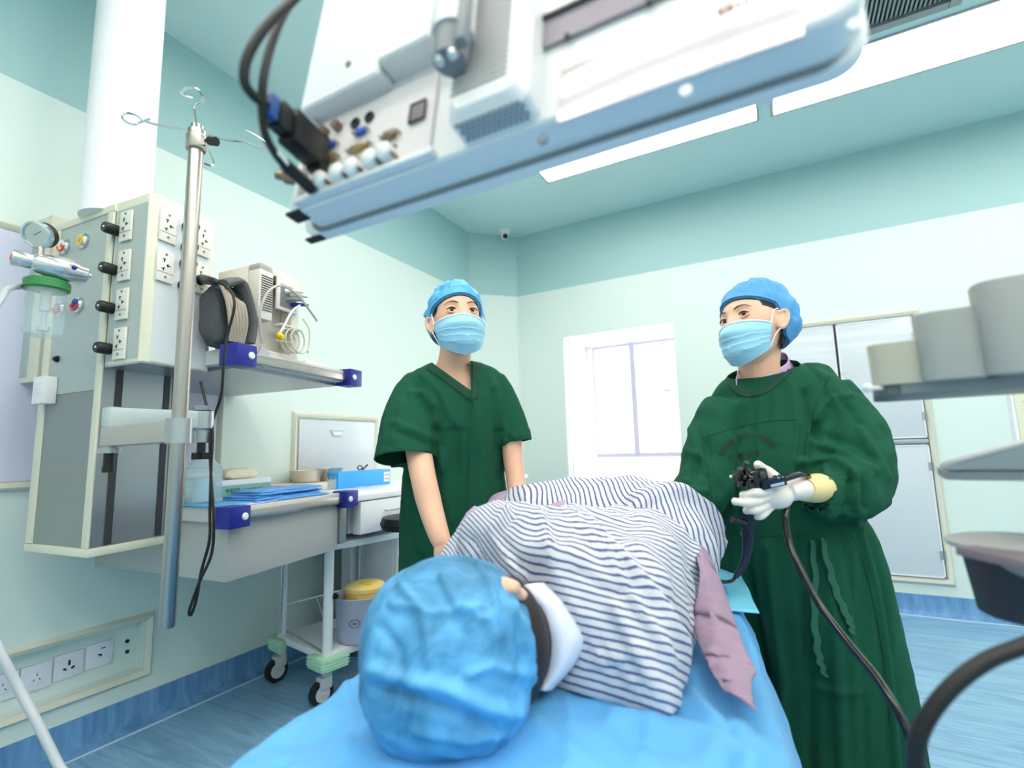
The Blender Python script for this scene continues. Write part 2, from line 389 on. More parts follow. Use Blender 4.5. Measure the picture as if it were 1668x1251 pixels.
# socket plates in the strip
plate = mat('white socket plate', (226, 228, 238), .35)
XS = XL-.055
def hole(b, y, z, w, h, ang=0):
    m = Matrix.Translation(V((XS+.0115, y, z))) @ Matrix.Rotation(ang, 4, 'X'); b.box((0, 0, 0), (.002, w, h), m)
spos = [(46, 1102, 'left of three'), (112, 1083, 'mid'), (163, 1066, 'right')]
kinds = ['five-hole', 'universal', 'network', 'five-hole']
labels = ['white wall socket second from left in strip, small raised five-slot centre', 'white wall socket with three black slots in a triangle', 'white wall plate with small data port, right end of the strip', 'white wall socket cut off by left edge of photo']
for i, (px, py) in enumerate(((59, 1103), (112, 1083.5), (162, 1066), (3, 1120))):
    c = onX(px, py, XS+.008)
    t = thing('wall_socket', labels[i], 'socket', (XS, c.y, c.z-.043), 'white plates in the socket strip')
    obj('plate', B().box((XS+.004, c.y, c.z), (.012, .088, .088), bev=.003), plate, t)
    b = B()
    if i in (0, 3):
        obj('insert', B().box((XS+.011, c.y, c.z), (.004, .034, .04), bev=.001), plate, t)
        b.mi = 0
        for q in ((0, .009, 0), (-.008, -.008, -.6), (.008, -.008, .6)):
            m = Matrix.Translation(V((XS+.0135, c.y+q[0], c.z+q[1]))) @ Matrix.Rotation(q[2], 4, 'X'); b.box((0, 0, 0), (.001, .0022, .008), m)
    elif i == 1:
        for q in ((0, .014, 0), (0, .006, 0), (-.012, -.010, 1.0), (.012, -.010, -1.0)): hole(b, c.y+q[0], c.z+q[1], .006, .009 if q[2] == 0 else .011, q[2])
    else: hole(b, c.y, c.z, .012, .004); hole(b, c.y+.004, c.z-.004, .004, .008); hole(b, c.y+.01, c.z+.022, .014, .003)
    obj('socket_holes', b, black, t)
for py in (1044.5, 1061.5):
    c = onX(207.5, py, XS+.003); tag(obj('cable_hole', B().cyl((XS-.002, c.y, c.z), (XS+.004, c.y, c.z), .0075, n=16), black), ('upper' if py < 1050 else 'lower')+' small black round hole in the socket strip', 'hole')
# lavender board high on the left wall
by0, by1, bz0, bz1 = -.3, 1.43, .985, 1.865
b = B(); b.box((XL+.006, (by0+by1)/2, (bz0+bz1)/2), (.012, by1-by0, bz1-bz0)); t = thing('wall_board', 'large pale lavender board with cream frame on left wall, behind the pendant', 'board', (XL, (by0+by1)/2, bz0))
obj('board', b, lav, t); b = B(); moulding(b, (XL, by0, bz0), ev, ez, ex, by1-by0, bz1-bz0, .035, .025); obj('frame', b, cream, t)
# hatch on left wall
hy0, hy1, hz0, hz1 = 1.885, 2.48, .93, 1.255
t = thing('pass_hatch', 'white flap hatch with small pull and cream frame on left wall', 'hatch', (XL, 2.2, hz0))
obj('flap', B().box((XL+.008, (hy0+hy1)/2, (hz0+hz1)/2), (.014, hy1-hy0-.014, hz1-hz0-.014), bev=.002), lgrey, t)
b = B(); moulding(b, (XL, hy0, hz0), ev, ez, ex, hy1-hy0, hz1-hz0, .035, .02); obj('frame', b, cream, t)
c = onX(550, 701, XL+.02); obj('pull', B().prism([c+V((-.004, -.05, 0)), c+V((-.004, .05, 0)), c+V((-.004, .03, -.03)), c+V((-.004, -.03, -.03))], (.008, 0, 0)).box(c+V((.003, 0, .002)), (.016, .1, .004)), white_m, t)
# built-in cupboard on the back wall
kx0, kx1, kz0, kz1, kd, km = -.16, .785, .215, 1.835, .358, 1.035
t = thing('built_in_cupboard', 'tall built-in cupboard with pale grey doors and cream frame, right of the window', 'cupboard', ((kx0+kx1)/2, YB, kz0))
b = B(); moulding(b, (kx0, YB, kz0), ex, ez, -ev, kx1-kx0, kz1-kz0, .04, .022); obj('frame', b, cream, t)
obj('back_panel', B().box(((kx0+kx1)/2, YB-.001, (kz0+kz1)/2), (kx1-kx0, .004, kz1-kz0)), dgrey, t)
obj('mid_rail', B().box(((kx0+kx1)/2, YB-.008, km), (kx1-kx0-.01, .016, .028), bev=.002), alu, t)
hinge = alu
for (x0, x1, z0, z1) in ((kx0, kd, km+.014, kz1), (kd, kx1, km+.014, kz1), (kx0, kd, kz0, km-.014), (kd, kx1, kz0, km-.014)):
    dr = obj('door', B().box(((x0+x1)/2, YB-.011, (z0+z1)/2), (x1-x0-.014, .018, z1-z0-.012), bev=.002), lgrey, t)
    b = B()
    for x in (x0+.012, x1-.012): b.box((x, YB-.021, (z0+z1)/2), (.008, .003, z1-z0-.012))
    for z in (z0+.011, z1-.011): b.box(((x0+x1)/2, YB-.021, z), (x1-x0-.014, .003, .008))
    obj('edge_strip', b, white_m, dr)
    hx = x1-.003 if x0 == kd else x0+.003
    for z in (z0+.14, z1-.14):
        obj('hinge', B().cyl((hx, YB-.024, z-.03), (hx, YB-.024, z+.03), .006, n=8).box((hx-.01, YB-.021, z), (.02, .004, .05)), alu, dr)
    lz = z0+.45 if z0 > 1 else z1-.2
    obj('lock', B().cyl((kd+(.016 if x0 == kd else -.016), YB-.02, lz), (kd+(.016 if x0 == kd else -.016), YB-.03, lz), .007, n=12), chrome, dr)
# cream notice panel at the far right
t = thing('notice_panel', 'cream framed notice panel on back wall at the right edge', 'panel', (1.42, YB, .99))
obj('panel', B().box((1.42, YB-.005, 1.4), (.44, .01, .9)), mat('cream paper', (224, 224, 196), .6), t)
b = B(); moulding(b, (1.2, YB, .95), ex, ez, -ev, .44, .9, .03, .02); obj('frame', b, white_m, t)
b = B()
for i in range(10): b.box((1.43, YB-.011, 1.25-.026*i), (.40 if i % 4 == 0 else .3, .002, .0025 if i % 4 == 0 else .004))
obj('printed_lines', b, grey, t)
# dome camera in the corner
c = onZ(821, 377, CH); c = V((c.x, c.y, CH)); c = V((-2.07, 3.80, CH))
t = thing('security_camera', 'small white dome camera on ceiling in the room corner', 'camera', c)
obj('base', B().lathe([(.048, 0), (.048, -.012), (.04, -.03), (.034, -.036)], Matrix.Translation(c)), white, t)
obj('eyeball', B().ell(c+V((0, 0, -.045)), (.036, .036, .036)), white, t)
dv = (CC-c).normalized(); dv = (dv+V((.15, .1, -.1))).normalized(); e = c+V((0, 0, -.045)); obj('lens', B().cyl(e+dv*.024, e+dv*.039, .024, .021), black, t)
# green tray on window sill
sg = onY(1012, 797, YB+.12)
t = thing('green_tray', 'mint green flat tray heaped with small brown bits on window sill', 'tray', (sg.x, sg.y, WZ0))
gm = mat('mint green plastic', (120, 220, 180), .4)
obj('tray', B().box((sg.x-.01, sg.y, WZ0+.026), (.28, .16, .05), bev=.01).box((sg.x-.05, sg.y-.03, WZ0+.06), (.2, .09, .02), bev=.006), gm, t)
b = B()
for i in range(16): b.ell((sg.x-.13+.022*i*.95, sg.y-.086+random.uniform(-.01, .01), WZ0+.012+random.uniform(0, .008)), (.014, .012, .011), nu=8, nv=6)
obj('contents', b, mat('brown bits', (150, 128, 122), .7), t)
# ================================================================ CEILING PENDANT
def xy(p, z): return V((p.x, p.y, z))
P0, P1, PC_ = at(40, 906, 1.60), at(141, 917, 1.46), at(272, 892, 1.69)
ZB, ZT = .768, 1.866
P0, P1, PC_ = xy(P0, 0), xy(P1, 0), xy(PC_, 0)
PB = P0+(PC_-P1)*1.25
UB = 1.335
Q1 = P1+(PC_-P1)*.02; Q2 = xy(at(230, 600, 1.47), 0); Q3 = xy(at(338, 616, 1.685), 0); Q4 = Q3+(PB-PC_)*.7
cc = at(190, 330, 1.72); cc = V((cc.x, cc.y, 0))
pen = thing('ceiling_pendant', 'tall grey and cream medical service pendant hanging from white column on the left', 'pendant', (cc.x, cc.y, ZB))
b = B(); b.lathe([(.098, ZT-.01), (.098, CH-.06)], Matrix.Translation(cc), 48); b.lathe([(.15, CH-.06), (.155, CH-.05), (.155, CH-.001)], Matrix.Translation(cc), 48)
obj('column', b, mat('white column paint', (243, 241, 243), .35), pen)
def offp(a, b_, d): n = (b_-a).normalized(); return a+V((n.y, -n.x, 0))*d
nA = V(((P1-P0).y, -(P1-P0).x, 0)).normalized(); nC = V(((PC_-P1).y, -(PC_-P1).x, 0)).normalized()
dA, dC = (P1-P0).normalized(), (PC_-P1).normalized()
body = B().prism([xy(p, ZB+.02) for p in (P0-nA*.004, P1-nA*.004, P1-nC*.004, PC_-nC*.004, PB)], (0, 0, ZT-ZB-.04))
obj('cabinet_body', body, alu_d, pen)
# base and top caps
for z, nm in ((ZB, 'base_cap'), (ZT-.03, 'top_cap')):
    obj(nm, B().prism([xy(p, z) for p in (P0+nA*.004-dA*.004, P1+nA*.004+nC*.004, PC_+nC*.004+dC*.004, PB)], (0, 0, .026), bev=.006), cream2, pen)
def panel_on(p0, d, n, a0, a1, z0, z1, t, m, name, par, bev=0, off=0):
    b = B(); q = [p0+d*a0+n*off, p0+d*a1+n*off, p0+d*a1+n*(off+t), p0+d*a0+n*(off+t)]
    return obj(name, b.prism([xy(p, z0) for p in q], (0, 0, z1-z0), bev=bev), m, par)
LA, LC = (P1-P0).length, (PC_-P1).length
panel_on(P0, dA, nA, .04, LA-.028, UB-.07, ZT-.03, .003, sage, 'gas_panel', pen, off=-.004)
panel_on(P0, dA, nA, .04, LA-.028, ZB+.025, UB-.073, .003, mat('grey green lower panel', (140, 148, 142), .35, .3), 'lower_panel', pen, off=-.004)
panel_on(P0, dA, nA, 0, .04, ZB+.026, ZT-.03, .008, cream2, 'edge_trim', pen, .004, off=-.004)
panel_on(P0, dA, nA, LA-.03, LA, ZB+.026, ZT-.03, .008, cream2, 'edge_trim', pen, .004, off=-.004)
fc = panel_on(P1, dC, nC, .004, LC, ZB+.026, UB, .003, alu, 'rail_panel', pen, off=-.004)
for a in (.22, .86): panel_on(P1, dC, nC, LC*a-.011, LC*a+.009, ZB+.03, UB-.003, .002, dgrey, 'rail_slot', fc, off=0)
panel_on(P1, dC, nC, LC-.014, LC, ZB+.03, UB-.003, .004, alu, 'edge_trim', pen, .001)
# upper socket box
ub = obj('socket_box', B().prism([xy(p, UB) for p in (Q1, Q2-(Q2-Q1).normalized()*.02, Q2+(Q3-Q2).normalized()*.02, Q3, Q4, PB)], (0, 0, ZT-UB), bev=.004), cream2, pen)
obj('soffit', B().prism([xy(p, UB-.004) for p in (Q1, Q2, Q3, Q4, PB)], (0, 0, .006)), alu, pen)
dQ = (Q2-Q1).normalized(); nQ = V((dQ.y, -dQ.x, 0)); LQ = (Q2-Q1).length
dR = (Q3-Q2).normalized(); nR = V((dR.y, -dR.x, 0)); LRR = (Q3-Q2).length
panel_on(Q1, dQ, nQ, .012, LQ-.02, UB+.014, ZT-.03, .0015, sage, 'socket_panel', ub)
panel_on(Q2, dR, nR, .024, LRR-.014, UB+.006, ZT-.02, .0015, pale, 'socket_panel', ub)
ivory = mat('ivory socket plate', (226, 222, 212), .4)
def sock(px, py, P, n, w, h, knob=None, lab=None):
    c = onP(px, py, P, n); m = frame_z(c, n)
    s_ = obj('socket', B().box((0, 0, .004), (w, h, .008), m, bev=.003), ivory, ub, label=lab)
    b = B(); k = h/.12
    for (x, y, a, ww, hh) in ((-.006, .028, 0, .008, .003), (-.006, .022, 0, .003, .010), (.008, .006, 0, .012, .003), (.006, .006, 0, .003, .010), (-.008, -.008, .4, .010, .003), (-.008, -.012, .4, .003, .009)):
        mm = m @ Matrix.Translation(V((x*w/.055, y*k, .0085))) @ Matrix.Rotation(a, 4, 'Z'); b.box((0, 0, 0), (ww*w/.05, hh, .001), mm)
    obj('pin_holes', b, black, s_)
    b = B(); b.box((0, -h*.2, .0085), (w, .001, .0008), m)
    for y in (h*.40, -h*.34): b.lathe([(.004, .008), (.004, .0095)], m @ Matrix.Translation(V((0, y, 0))), 10)
    obj('screws', b, mat('screw grey', (130, 125, 120), .4, .5), s_)
PQ, PR = Q1+nQ*.002, Q2+nR*.002
for px, py in ((208, 369), (205, 433), (201.5, 496), (197.5, 560)):
    sock(px, py, PQ, nQ, .056, .098)
for px, py in ((272, 371), (267, 435)): sock(px, py, PR, nR, .056, .098)
for px, py in ((330, 395), (326, 455)): sock(px, py, PR, nR, .050, .10)
def knob(px, py, P, n, r=.0175, l=.042):
    c = onP(px, py, P, n); m = frame_z(c, n)
    k = obj('terminal_knob', B().lathe([(r*.8, 0), (r, .004), (r, l-.006), (r*.85, l), (r*.7, l)], m, 20), black, ub)
    obj('knob_tip', B().ell((0, 0, l), (.004, .004, .003), m, 8, 6), chrome, k)
for px, py in ((193, 377), (189, 441), (185, 503), (181, 569)): knob(px, py, PQ, nQ)
for px, py in ((303, 371), (301, 404), (299, 431), (296, 466)): knob(px, py, PR, nR)
# gas outlets
yel = mat('yellow', (238, 196, 20), .4); org = mat('orange red', (240, 96, 50), .4); wht = white; blu = mat('deep blue', (30, 40, 150), .4); red = mat('signal red', (224, 50, 44), .4)
PA = P0+nA*.0; gp = [o for o in kids(pen) if o.name.startswith('gas_panel')][0]
def outlet(px, py, core, seg):
    c = onP(px, py, PA, nA); m = frame_z(c, nA)
    o = obj('gas_outlet', B().lathe([(.026, 0), (.026, .006), (.021, .012), (.018, .012)], m, 28), chrome, gp)
    obj('ring', B().lathe([(.018, .008), (.018, .014), (.008, .014), (.008, .010)], m, 24), core, o)
    if seg:
        b = B(); P = [m @ V((.0185*math.cos(a), .0185*math.sin(a), .014)) for a in [PI*(1.0+.95*i/12) for i in range(13)]]
        b.tube(P, .0042, 6); obj('segment', b, seg, o)
    obj('port', B().lathe([(.007, .008), (.007, .0145), (.004, .0145)], m, 14), steel if core is not blu else black, o)
for a in ((107, 402, wht, org), (137, 393, yel, None), (133, 446, yel, org), (129, 497, blu, red), (100, 503, grey, red), (100, 452, white, org)): outlet(*a)
c = onP(94, 585, PA, nA); m = frame_z(c, nA); obj('jack', B().lathe([(.011, 0), (.011, .005), (.007, .005), (.007, .012), (.003, .012)], m, 18), black, gp)
c = onP(84, 637, PA, nA); m = frame_z(c, nA)
wb = obj('switch_box', B().box((0, 0, .018), (.066, .088, .036), m, bev=.003), white, pen); obj('switch_lines', B().box((0, .02, .0365), (.04, .001, .001), m).box((0, -.012, .0365), (.05, .0012, .001), m).box((0, .004, .0365), (.03, .001, .001), m), lgrey, wb)
# side box on the far left
s0, s1 = at(13, 628, 1.80), at(58, 632, 1.72)
sb = B().prism([xy(p, 1.325) for p in (xy(s0, 0), xy(s1, 0)+dA*.0, xy(s1, 0)-nA*.12, xy(s0, 0)-nA*.12)], (0, 0, 1.93-1.325), bev=.006)
obj('side_box', sb, cream2, pen)
ds = (xy(s1, 0)-xy(s0, 0)).normalized(); ns = V((ds.y, -ds.x, 0)); panel_on(xy(s0, 0), ds, ns, .018, .12, 1.345, 1.91, .002, sage, 'side_box_panel', pen)
# ---- shelves
def shelf(nm, K, L, R_, z0, z1, thick, drawer, lab):
    K, L, R_ = xy(K, 0), xy(L, 0), xy(R_, 0); Bk = L+R_-K
    o = obj(nm, B().prism([xy(p, z1-thick) for p in (K, R_, Bk, L)], (0, 0, thick), bev=.004), mat('shelf cream grey', (206, 206, 202), .35), pen, label=lab)
    dK, dL = (R_-K).normalized(), (L-K).normalized(); nK = V((dK.y, -dK.x, 0)); nL = -V((dL.y, -dL.x, 0))
    if drawer:
        i = .012; p = [K+dK*i+dL*i, R_-dK*i*4+dL*i, Bk-dK*i*4-dL*i, L+dK*i-dL*i]
        d = obj('drawer', B().prism([xy(q, z0) for q in p], (0, 0, z1-thick-z0), bev=.004), mat('drawer grey', (178, 178, 176), .4), o)
        obj('end_plate', B().prism([xy(q, z0+.02) for q in (R_-dK*.045, R_-dK*.004, Bk-dK*.004, Bk-dK*.045)], (0, 0, z1-z0-.06), bev=.003), alu_d, o)
    for (a, c, n) in ((K, R_, nK),):
        b = B(); h = thick*.60; q0, q1 = a+dK*.02+n*.020, c-dK*.0+n*.020
        b.prism([xy(q0, z1-thick*.9), xy(q1, z1-thick*.9), xy(q1-n*.010, z1-thick*.9), xy(q0-n*.010, z1-thick*.9)], (0, 0, h), bev=.002)
        obj('side_rail', b, mat('rail steel', (186, 176, 172), .25, 1), o)
    for q in (K, R_):
        s = 1 if q is K else -1
        m = Matrix((dK, -nK, V((0, 0, 1)))).transposed().to_4x4(); m.translation = xy(q, z1-thick/2-.004)
        g = obj('corner_guard', B().box((s*.014, .0, 0), (.082, .075, thick+.022), m, bev=.006), navy, o)
        m2 = m.copy(); m2.translation = xy(q, z1-thick/2-.004); b = B()
        b.lathe([(.012, 0), (.012, .003), (.009, .006)], frame_z(m @ V((s*.03, -.0375, .0)), nK), 20); obj('bolt_cap', b, white, g)
    return o
K1, L1, R1 = at(372, 838, 1.62), at(143, 930, 1.92), at(566, 808, 2.2)
lsh = shelf('lower_shelf', K1, L1, R1, .650, .885, .048, True, 'grey shelf with a deep drawer body and steel side rail')
K2, L2, R2 = at(382, 590, 1.62), at(150, 600, 1.95), at(572, 620, 2.2)
ush = shelf('upper_shelf', K2, L2, R2, 0, 1.405, .05, False, 'thin grey shelf seen from below with steel side rail')
K2, L2, R2 = [xy(q, 0) for q in (K2, L2, R2)]; K1, L1, R1 = [xy(q, 0) for q in (K1, L1, R1)]
b = B(); ctr = (K2+L2+R2+L2+R2-K2)/4
b.prism([xy(q+(ctr-q)*.12, 1.405-.062) for q in (K2, R2, L2+R2-K2, L2)], (0, 0, .012)); obj('underplate', b, alu, ush)
# ================================================================ DRIP STAND ARM AND POLE
PD = 1.15
pz0, pz1 = at(272, 1021, PD), at(321, 213, PD)
px_, py_ = (pz0.x+pz1.x)/2, (pz0.y+pz1.y)/2
pb = V((px_, py_, 0)); zlo = H-(1022-754.5)*PD/FP*1.0; zhi = H+(754.5-205)*PD/FP
zlo = pz0.z+.022; zhi = pz1.z+.042
iv = thing('drip_stand', 'stainless steel drip pole with four hooks clamped to the pendant arm', 'drip stand', (px_, py_, zlo))
obj('pole', B().lathe([(.0140, zlo), (.0158, zlo+.004), (.0158, zhi-.01), (.013, zhi+.012)], Matrix.Translation(pb), 28), steel, iv)
hz = zhi-.012
hb = obj('hook_collar', B().lathe([(.021, hz-.03), (.023, hz-.026), (.023, hz+.004), (.020, hz+.008), (.020, hz+.02), (.014, hz+.022), (.014, hz+.034), (.010, hz+.034)], Matrix.Translation(pb), 28), steel, iv)
def hook(pts, r=.0026): obj('hook', B().tube(cr(pts, 8), r, 8), chrome, hb)
hook([at(320, 205, 1.14), at(316, 180, 1.14), at(318, 171, 1.14), at(328, 166, 1.14), at(331, 158, 1.12), at(322, 146, 1.10), at(306, 143, 1.11), at(296, 150, 1.14), at(302, 156, 1.17), at(312, 159, 1.19)])
hook([at(306, 213, 1.14), at(270, 206, 1.12), at(240, 199, 1.10), at(225, 190, 1.09), at(207, 184, 1.09), at(199, 189, 1.08), at(204, 198, 1.06), at(218, 203, 1.05), at(232, 198, 1.06), at(244, 194, 1.07)])
hook([at(338, 220, 1.17), at(370, 228, 1.19), at(398, 231, 1.21), at(420, 239, 1.22), at(434, 238, 1.22), at(434, 234, 1.22), at(420, 223, 1.21), at(401, 213, 1.2)])
hook([at(333, 228, 1.19), at(340, 246, 1.26), at(348, 263, 1.3), at(344, 270, 1.3), at(332, 266, 1.28)])
k0, k1 = at(335, 229, 1.13), at(352, 230.5, 1.12); obj('clamp_knob', B().cyl(k0, k0+(k1-k0)*.4, .004).cyl(k0+(k1-k0)*.35, k1, .0095, .010, 12), black, hb)
A0, A1, A2 = xy(at(330, 690, 1.50), 0), xy(at(182, 690, 1.335), 0), pb
def bar(nm, a, c, z0, z1, w, m, par):
    d = (c-a).normalized(); n = V((d.y, -d.x, 0)); b = B(); k = 8; out = []
    for i in range(k+1): t = PI/2+PI*i/k; out.append(a+d*math.cos(t)*w+n*math.sin(t)*w)
    for i in range(k+1): t = -PI/2+PI*i/k; out.append(c+d*math.cos(t)*w+n*math.sin(t)*w)
    return obj(nm, b.prism([xy(p, z0) for p in out], (0, 0, z1-z0), bev=.0015), m, par)
arm = thing('swing_arm', 'two-piece flat swing arm clamped to the pendant and holding the drip pole', 'arm', (A0.x, A0.y, 1.06))
bar('upper_link', A0, A1, 1.137, 1.187, .022, mat('mint grey metal', (178, 190, 190), .35, .3), arm)
bar('lower_link', A1, A2, 1.0865, 1.1355, .022, mat('beige grey metal', (176, 174, 160), .35, .2), arm)
obj('pole_clamp', B().lathe([(.0165, 1.083), (.026, 1.083), (.026, 1.139), (.0165, 1.139)], Matrix.Translation(A2), 28, (False, False)), alu, arm)
obj('pivot_post', B().lathe([(.018, 1.07), (.018, 1.19)], Matrix.Translation(A1), 20).lathe([(.026, 1.068), (.026, 1.082)], Matrix.Translation(A1), 20), alu, arm)
def star_knob(c, z, nm='star_knob'):
    poly = []
    for i in range(48): a = 2*PI*i/48; r = .019+.008*math.cos(4*a); poly.append(V((c.x+r*math.cos(a), c.y+r*math.sin(a), z)))
    return obj(nm, B().prism(poly, (0, 0, .02), bev=.002).cyl((c.x, c.y, z+.018), (c.x, c.y, z+.05), .012), black, arm)
obj('pivot_knob', B().cyl((A1.x, A1.y, 1.028), (A1.x, A1.y, 1.068), .0125, n=12).cyl((A1.x, A1.y, 1.018), (A1.x, A1.y, 1.034), .014, n=12), black, arm)
obj('wall_bracket', B().lathe([(.026, 1.19), (.028, 1.2), (.024, 1.203)], Matrix.Translation(A0), 24).lathe([(.03, 1.137), (.03, 1.187)], Matrix.Translation(A0), 24).lathe([(.022, 1.095), (.024, 1.13), (.03, 1.137)], Matrix.Translation(A0), 24).prism([A0+V((0, -.02, 1.14)), xy(PC_, 1.14)+V((0, -.02, 0)), xy(PC_, 1.14)+V((0, .02, 0)), A0+V((0, .02, 1.14))], (0, 0, .045)), alu, arm)
star_knob(A0, 1.045)
# ================================================================ SUCTION REGULATOR ON THE GAS PANEL
GD = 1.36
rg = thing('suction_regulator', 'silver suction regulator with dial gauge and green lidded clear jar', 'regulator', at(68, 556, GD))
g0 = at(68, 383, GD); gd = (V((-.35, -.9, .05))).normalized(); gd = ((CC-g0).normalized()+CR*-.55).normalized()
gg = obj('gauge', B().lathe([(.026, -.014), (.034, -.012), (.034, .012)], frame_z(g0, gd), 32), black, rg)
obj('gauge_bezel', B().lathe([(.034, .008), (.036, .010), (.036, .022), (.031, .024), (.031, .018)], frame_z(g0, gd), 32), chrome, gg)
obj('dial', B().lathe([(.031, .016), (.001, .0165)], frame_z(g0, gd), 32), white, gg)
obj('needle', B().box((.004, .003, .018), (.022, .0012, .001), frame_z(g0, gd) @ Matrix.Rotation(.5, 4, 'Z')), black, gg)
r0, r1 = at(18, 418, GD-.05), at(133, 446, GD+.06)
ax = (r1-r0); L_ = ax.length; m = frame_z(r0, ax)
obj('body', B().lathe([(.020, .0), (.022, .004), (.020, .04), (.0225, .043), (.026, .05), (.031, .075), (.033, .10), (.030, .125), (.024, .14), (.022, .155), (.018, .158), (.006, .16), (.006, L_+.02)], m, 32), mat('satin silver', (205, 205, 205), .2, .8), rg)
obj('control_cap', B().lathe([(.009, -.002), (.009, .002)], m, 20), mat('orange plastic', (232, 130, 60), .4), rg)
obj('blue_button', B().ell(at(121, 436, GD-.02), (.006, .006, .006)), blu, rg)
obj('gauge_stem', B().cyl(g0-V((0, 0, .034)), g0-V((0, 0, .06)), .008), steel, rg)
jc = at(68, 556, GD); jc = V((jc.x, jc.y, 0)); jz = jc.copy(); z = lambda py: H+(760-py)*GD/FP
M_ = Matrix.Translation(jc)
obj('neck', B().lathe([(.010, z(448)), (.012, z(455)), (.020, z(458)), (.020, z(464))], M_, 20), chrome, rg)
obj('jar_lid', B().lathe([(.02, z(461)), (.046, z(463)), (.050, z(466)), (.050, z(478)), (.046, z(480)), (.02, z(480))], M_, 36).box((jc.x-.05, jc.y-.02, z(466)), (.05, .014, .012), bev=.004).box((jc.x-.05, jc.y-.02, z(473)), (.05, .014, .008), bev=.003), mat('green plastic', (52, 132, 72), .4), rg)
obj('jar', B().lathe([(.0425, z(479)), (.043, z(550)), (.040, z(556)), (.002, z(556))], M_, 36, (False, True)), clear, rg)
obj('float_tube', B().lathe([(.012, z(482)), (.012, z(515)), (.006, z(516)), (.006, z(540)), (.014, z(541)), (.014, z(548))], M_, 16), mat('greyish plastic', (190, 196, 198), .4), rg)
tb = mat('grey tubing', (176, 182, 186), .3)
obj('suction_tube', B().tube(cr([jc+V((-.07, -.025, z(469))), at(14, 470, 1.28), at(2, 486, 1.22), at(-40, 560, 1.12), at(-70, 780, 1.0), at(-45, 960, .95), at(0, 1062, .93), at(30, 1120, .93), at(62, 1180, .92), at(92, 1240, .91), at(118, 1290, .9), at(150, 1420, .9)], 8), .0078, 12), tb, rg)
# ================================================================ CABLES
def cable(name, pts, r, m, label, cat='cable', group=None, flat=None):
    o = obj(name, B().tube(cr(pts, 8), r, 10, flat=flat), m); tag(o, label, cat, group); return o
# black power plug in the right socket face and its lead
t = thing('power_cord', 'black power cord plugged in the pendant box, looping down past the shelves', 'power cord', at(325, 458, 1.52))
p = onP(322, 457, PR, nR)
obj('plug', B().tube(cr([p, p+nR*.028, at(345, 458, 1.56), at(356, 461, 1.555)], 4), lambda s: .019-.009*s, 14), black, t)
obj('lead', B().tube(cr([at(352, 460, 1.555), at(368, 466, 1.54), at(380, 482, 1.54), at(381, 505, 1.53), at(372, 540, 1.53), at(365, 580, 1.52), at(361, 640, 1.52), at(352, 670, 1.52), at(343, 700, 1.5), at(343, 760, 1.48), at(348, 840, 1.45), at(345, 900, 1.44), at(326, 945, 1.42), at(313, 980, 1.42), at(308, 998, 1.42), at(312, 1000, 1.43), at(320, 975, 1.43), at(328, 930, 1.44), at(341, 880, 1.44), at(342, 830, 1.46), at(344, 760, 1.48), at(346, 700, 1.5), at(336, 660, 1.52), at(327, 622, 1.56)], 6), .0042, 10), black, t)
# ================================================================ THINGS ON THE UPPER SHELF
m = Matrix((((R2-K2).normalized()), ((L2-K2).normalized()), V((0, 0, 1)))).transposed().to_4x4(); 
dK2, dL2 = (R2-K2).normalized(), (L2-K2).normalized(); nK2 = V((dK2.y, -dK2.x, 0))
UZ = 1.407
mon = thing('patient_monitor', 'white boxy patient monitor with vents and a plug bay on upper shelf', 'monitor', xy(K2+dK2*.35+dL2*.15, UZ))
mo = m.copy(); o_ = K2+dK2*.105+dL2*.02; mo.translation = xy(o_, UZ)
mw_, md_, mh_ = .20, .22, .325
monm = mat('off white casing', (222, 217, 208), .45)
b = B()
b.box((mw_/2, md_/2+.03, mh_/2), (mw_, md_-.06, mh_), mo, bev=.008)                      # rear mass
b.box((mw_-.02, .03, mh_/2), (.04, .06, mh_), mo, bev=.008); b.box((.0325, .03, mh_*.69), (.065, .06, mh_*.62), mo, bev=.006)
b.box((mw_/2, .03, mh_-.015), (mw_, .06, .03), mo, bev=.006); b.box((mw_/2, .03, .008), (mw_, .06, .016), mo, bev=.004)
obj('casing', b, monm, mon)
b = B()
for i in range(15): b.box((.034, -.0005, mh_-.045-.0088*i), (.052, .002, .0035), mo)
obj('vent_slots', b, dgrey, mon)
bay = obj('plug_bay', B().box((.128, -.004, mh_-.085), (.105, .012, .13), mo, bev=.005), monm, mon)
obj('bay_recess', B().box((.130, -.0105, mh_-.095), (.08, .002, .085), mo), mat('dim grey recess', (120, 120, 122), .5), bay)
for i, (x, zz, mt, r) in enumerate(((.118, mh_-.075, monm, .011), (.125, mh_-.105, grey, .009), (.150, mh_-.118, blu, .009), (.143, mh_-.085, monm, .01))):
    p = mo @ V((x, -.01, zz)); obj('connector_plug', B().tube(cr([p, p+nK2*.03+dK2*.01, p+nK2*.05+dK2*.03], 4), lambda s, r=r: r*(1-.45*s), 12), mt, bay)
obj('low_shelf', B().box((.14, .0, mh_*.36), (.11, .05, .008), mo, bev=.002), monm, mon)
obj('top_knob', B().box((mw_-.06, .02, mh_+.003), (.012, .01, .006), mo), black, mon)
cabm = mat('beige lead', (188, 182, 168), .4)
q = lambda x, y, z_: mo @ V((x, y, z_))
cable('sensor_lead', [q(-.02, -.05, .02), q(-.045, -.06, .12), q(-.02, -.07, .2), q(.04, -.07, .238), q(.12, -.07, .225), q(.19, -.07, .18), q(.225, -.07, .155)], .0042, cabm, 'beige sensor lead arching over the front of the patient monitor')
cable('sensor_lead', [q(.14, -.06, .195), q(.10, -.06, .16), q(.065, -.06, .10), q(.05, -.055, .07)], .0045, mat('translucent tube', (214, 214, 214), .3), 'pale clear tube dropping to a yellow connector on the monitor')
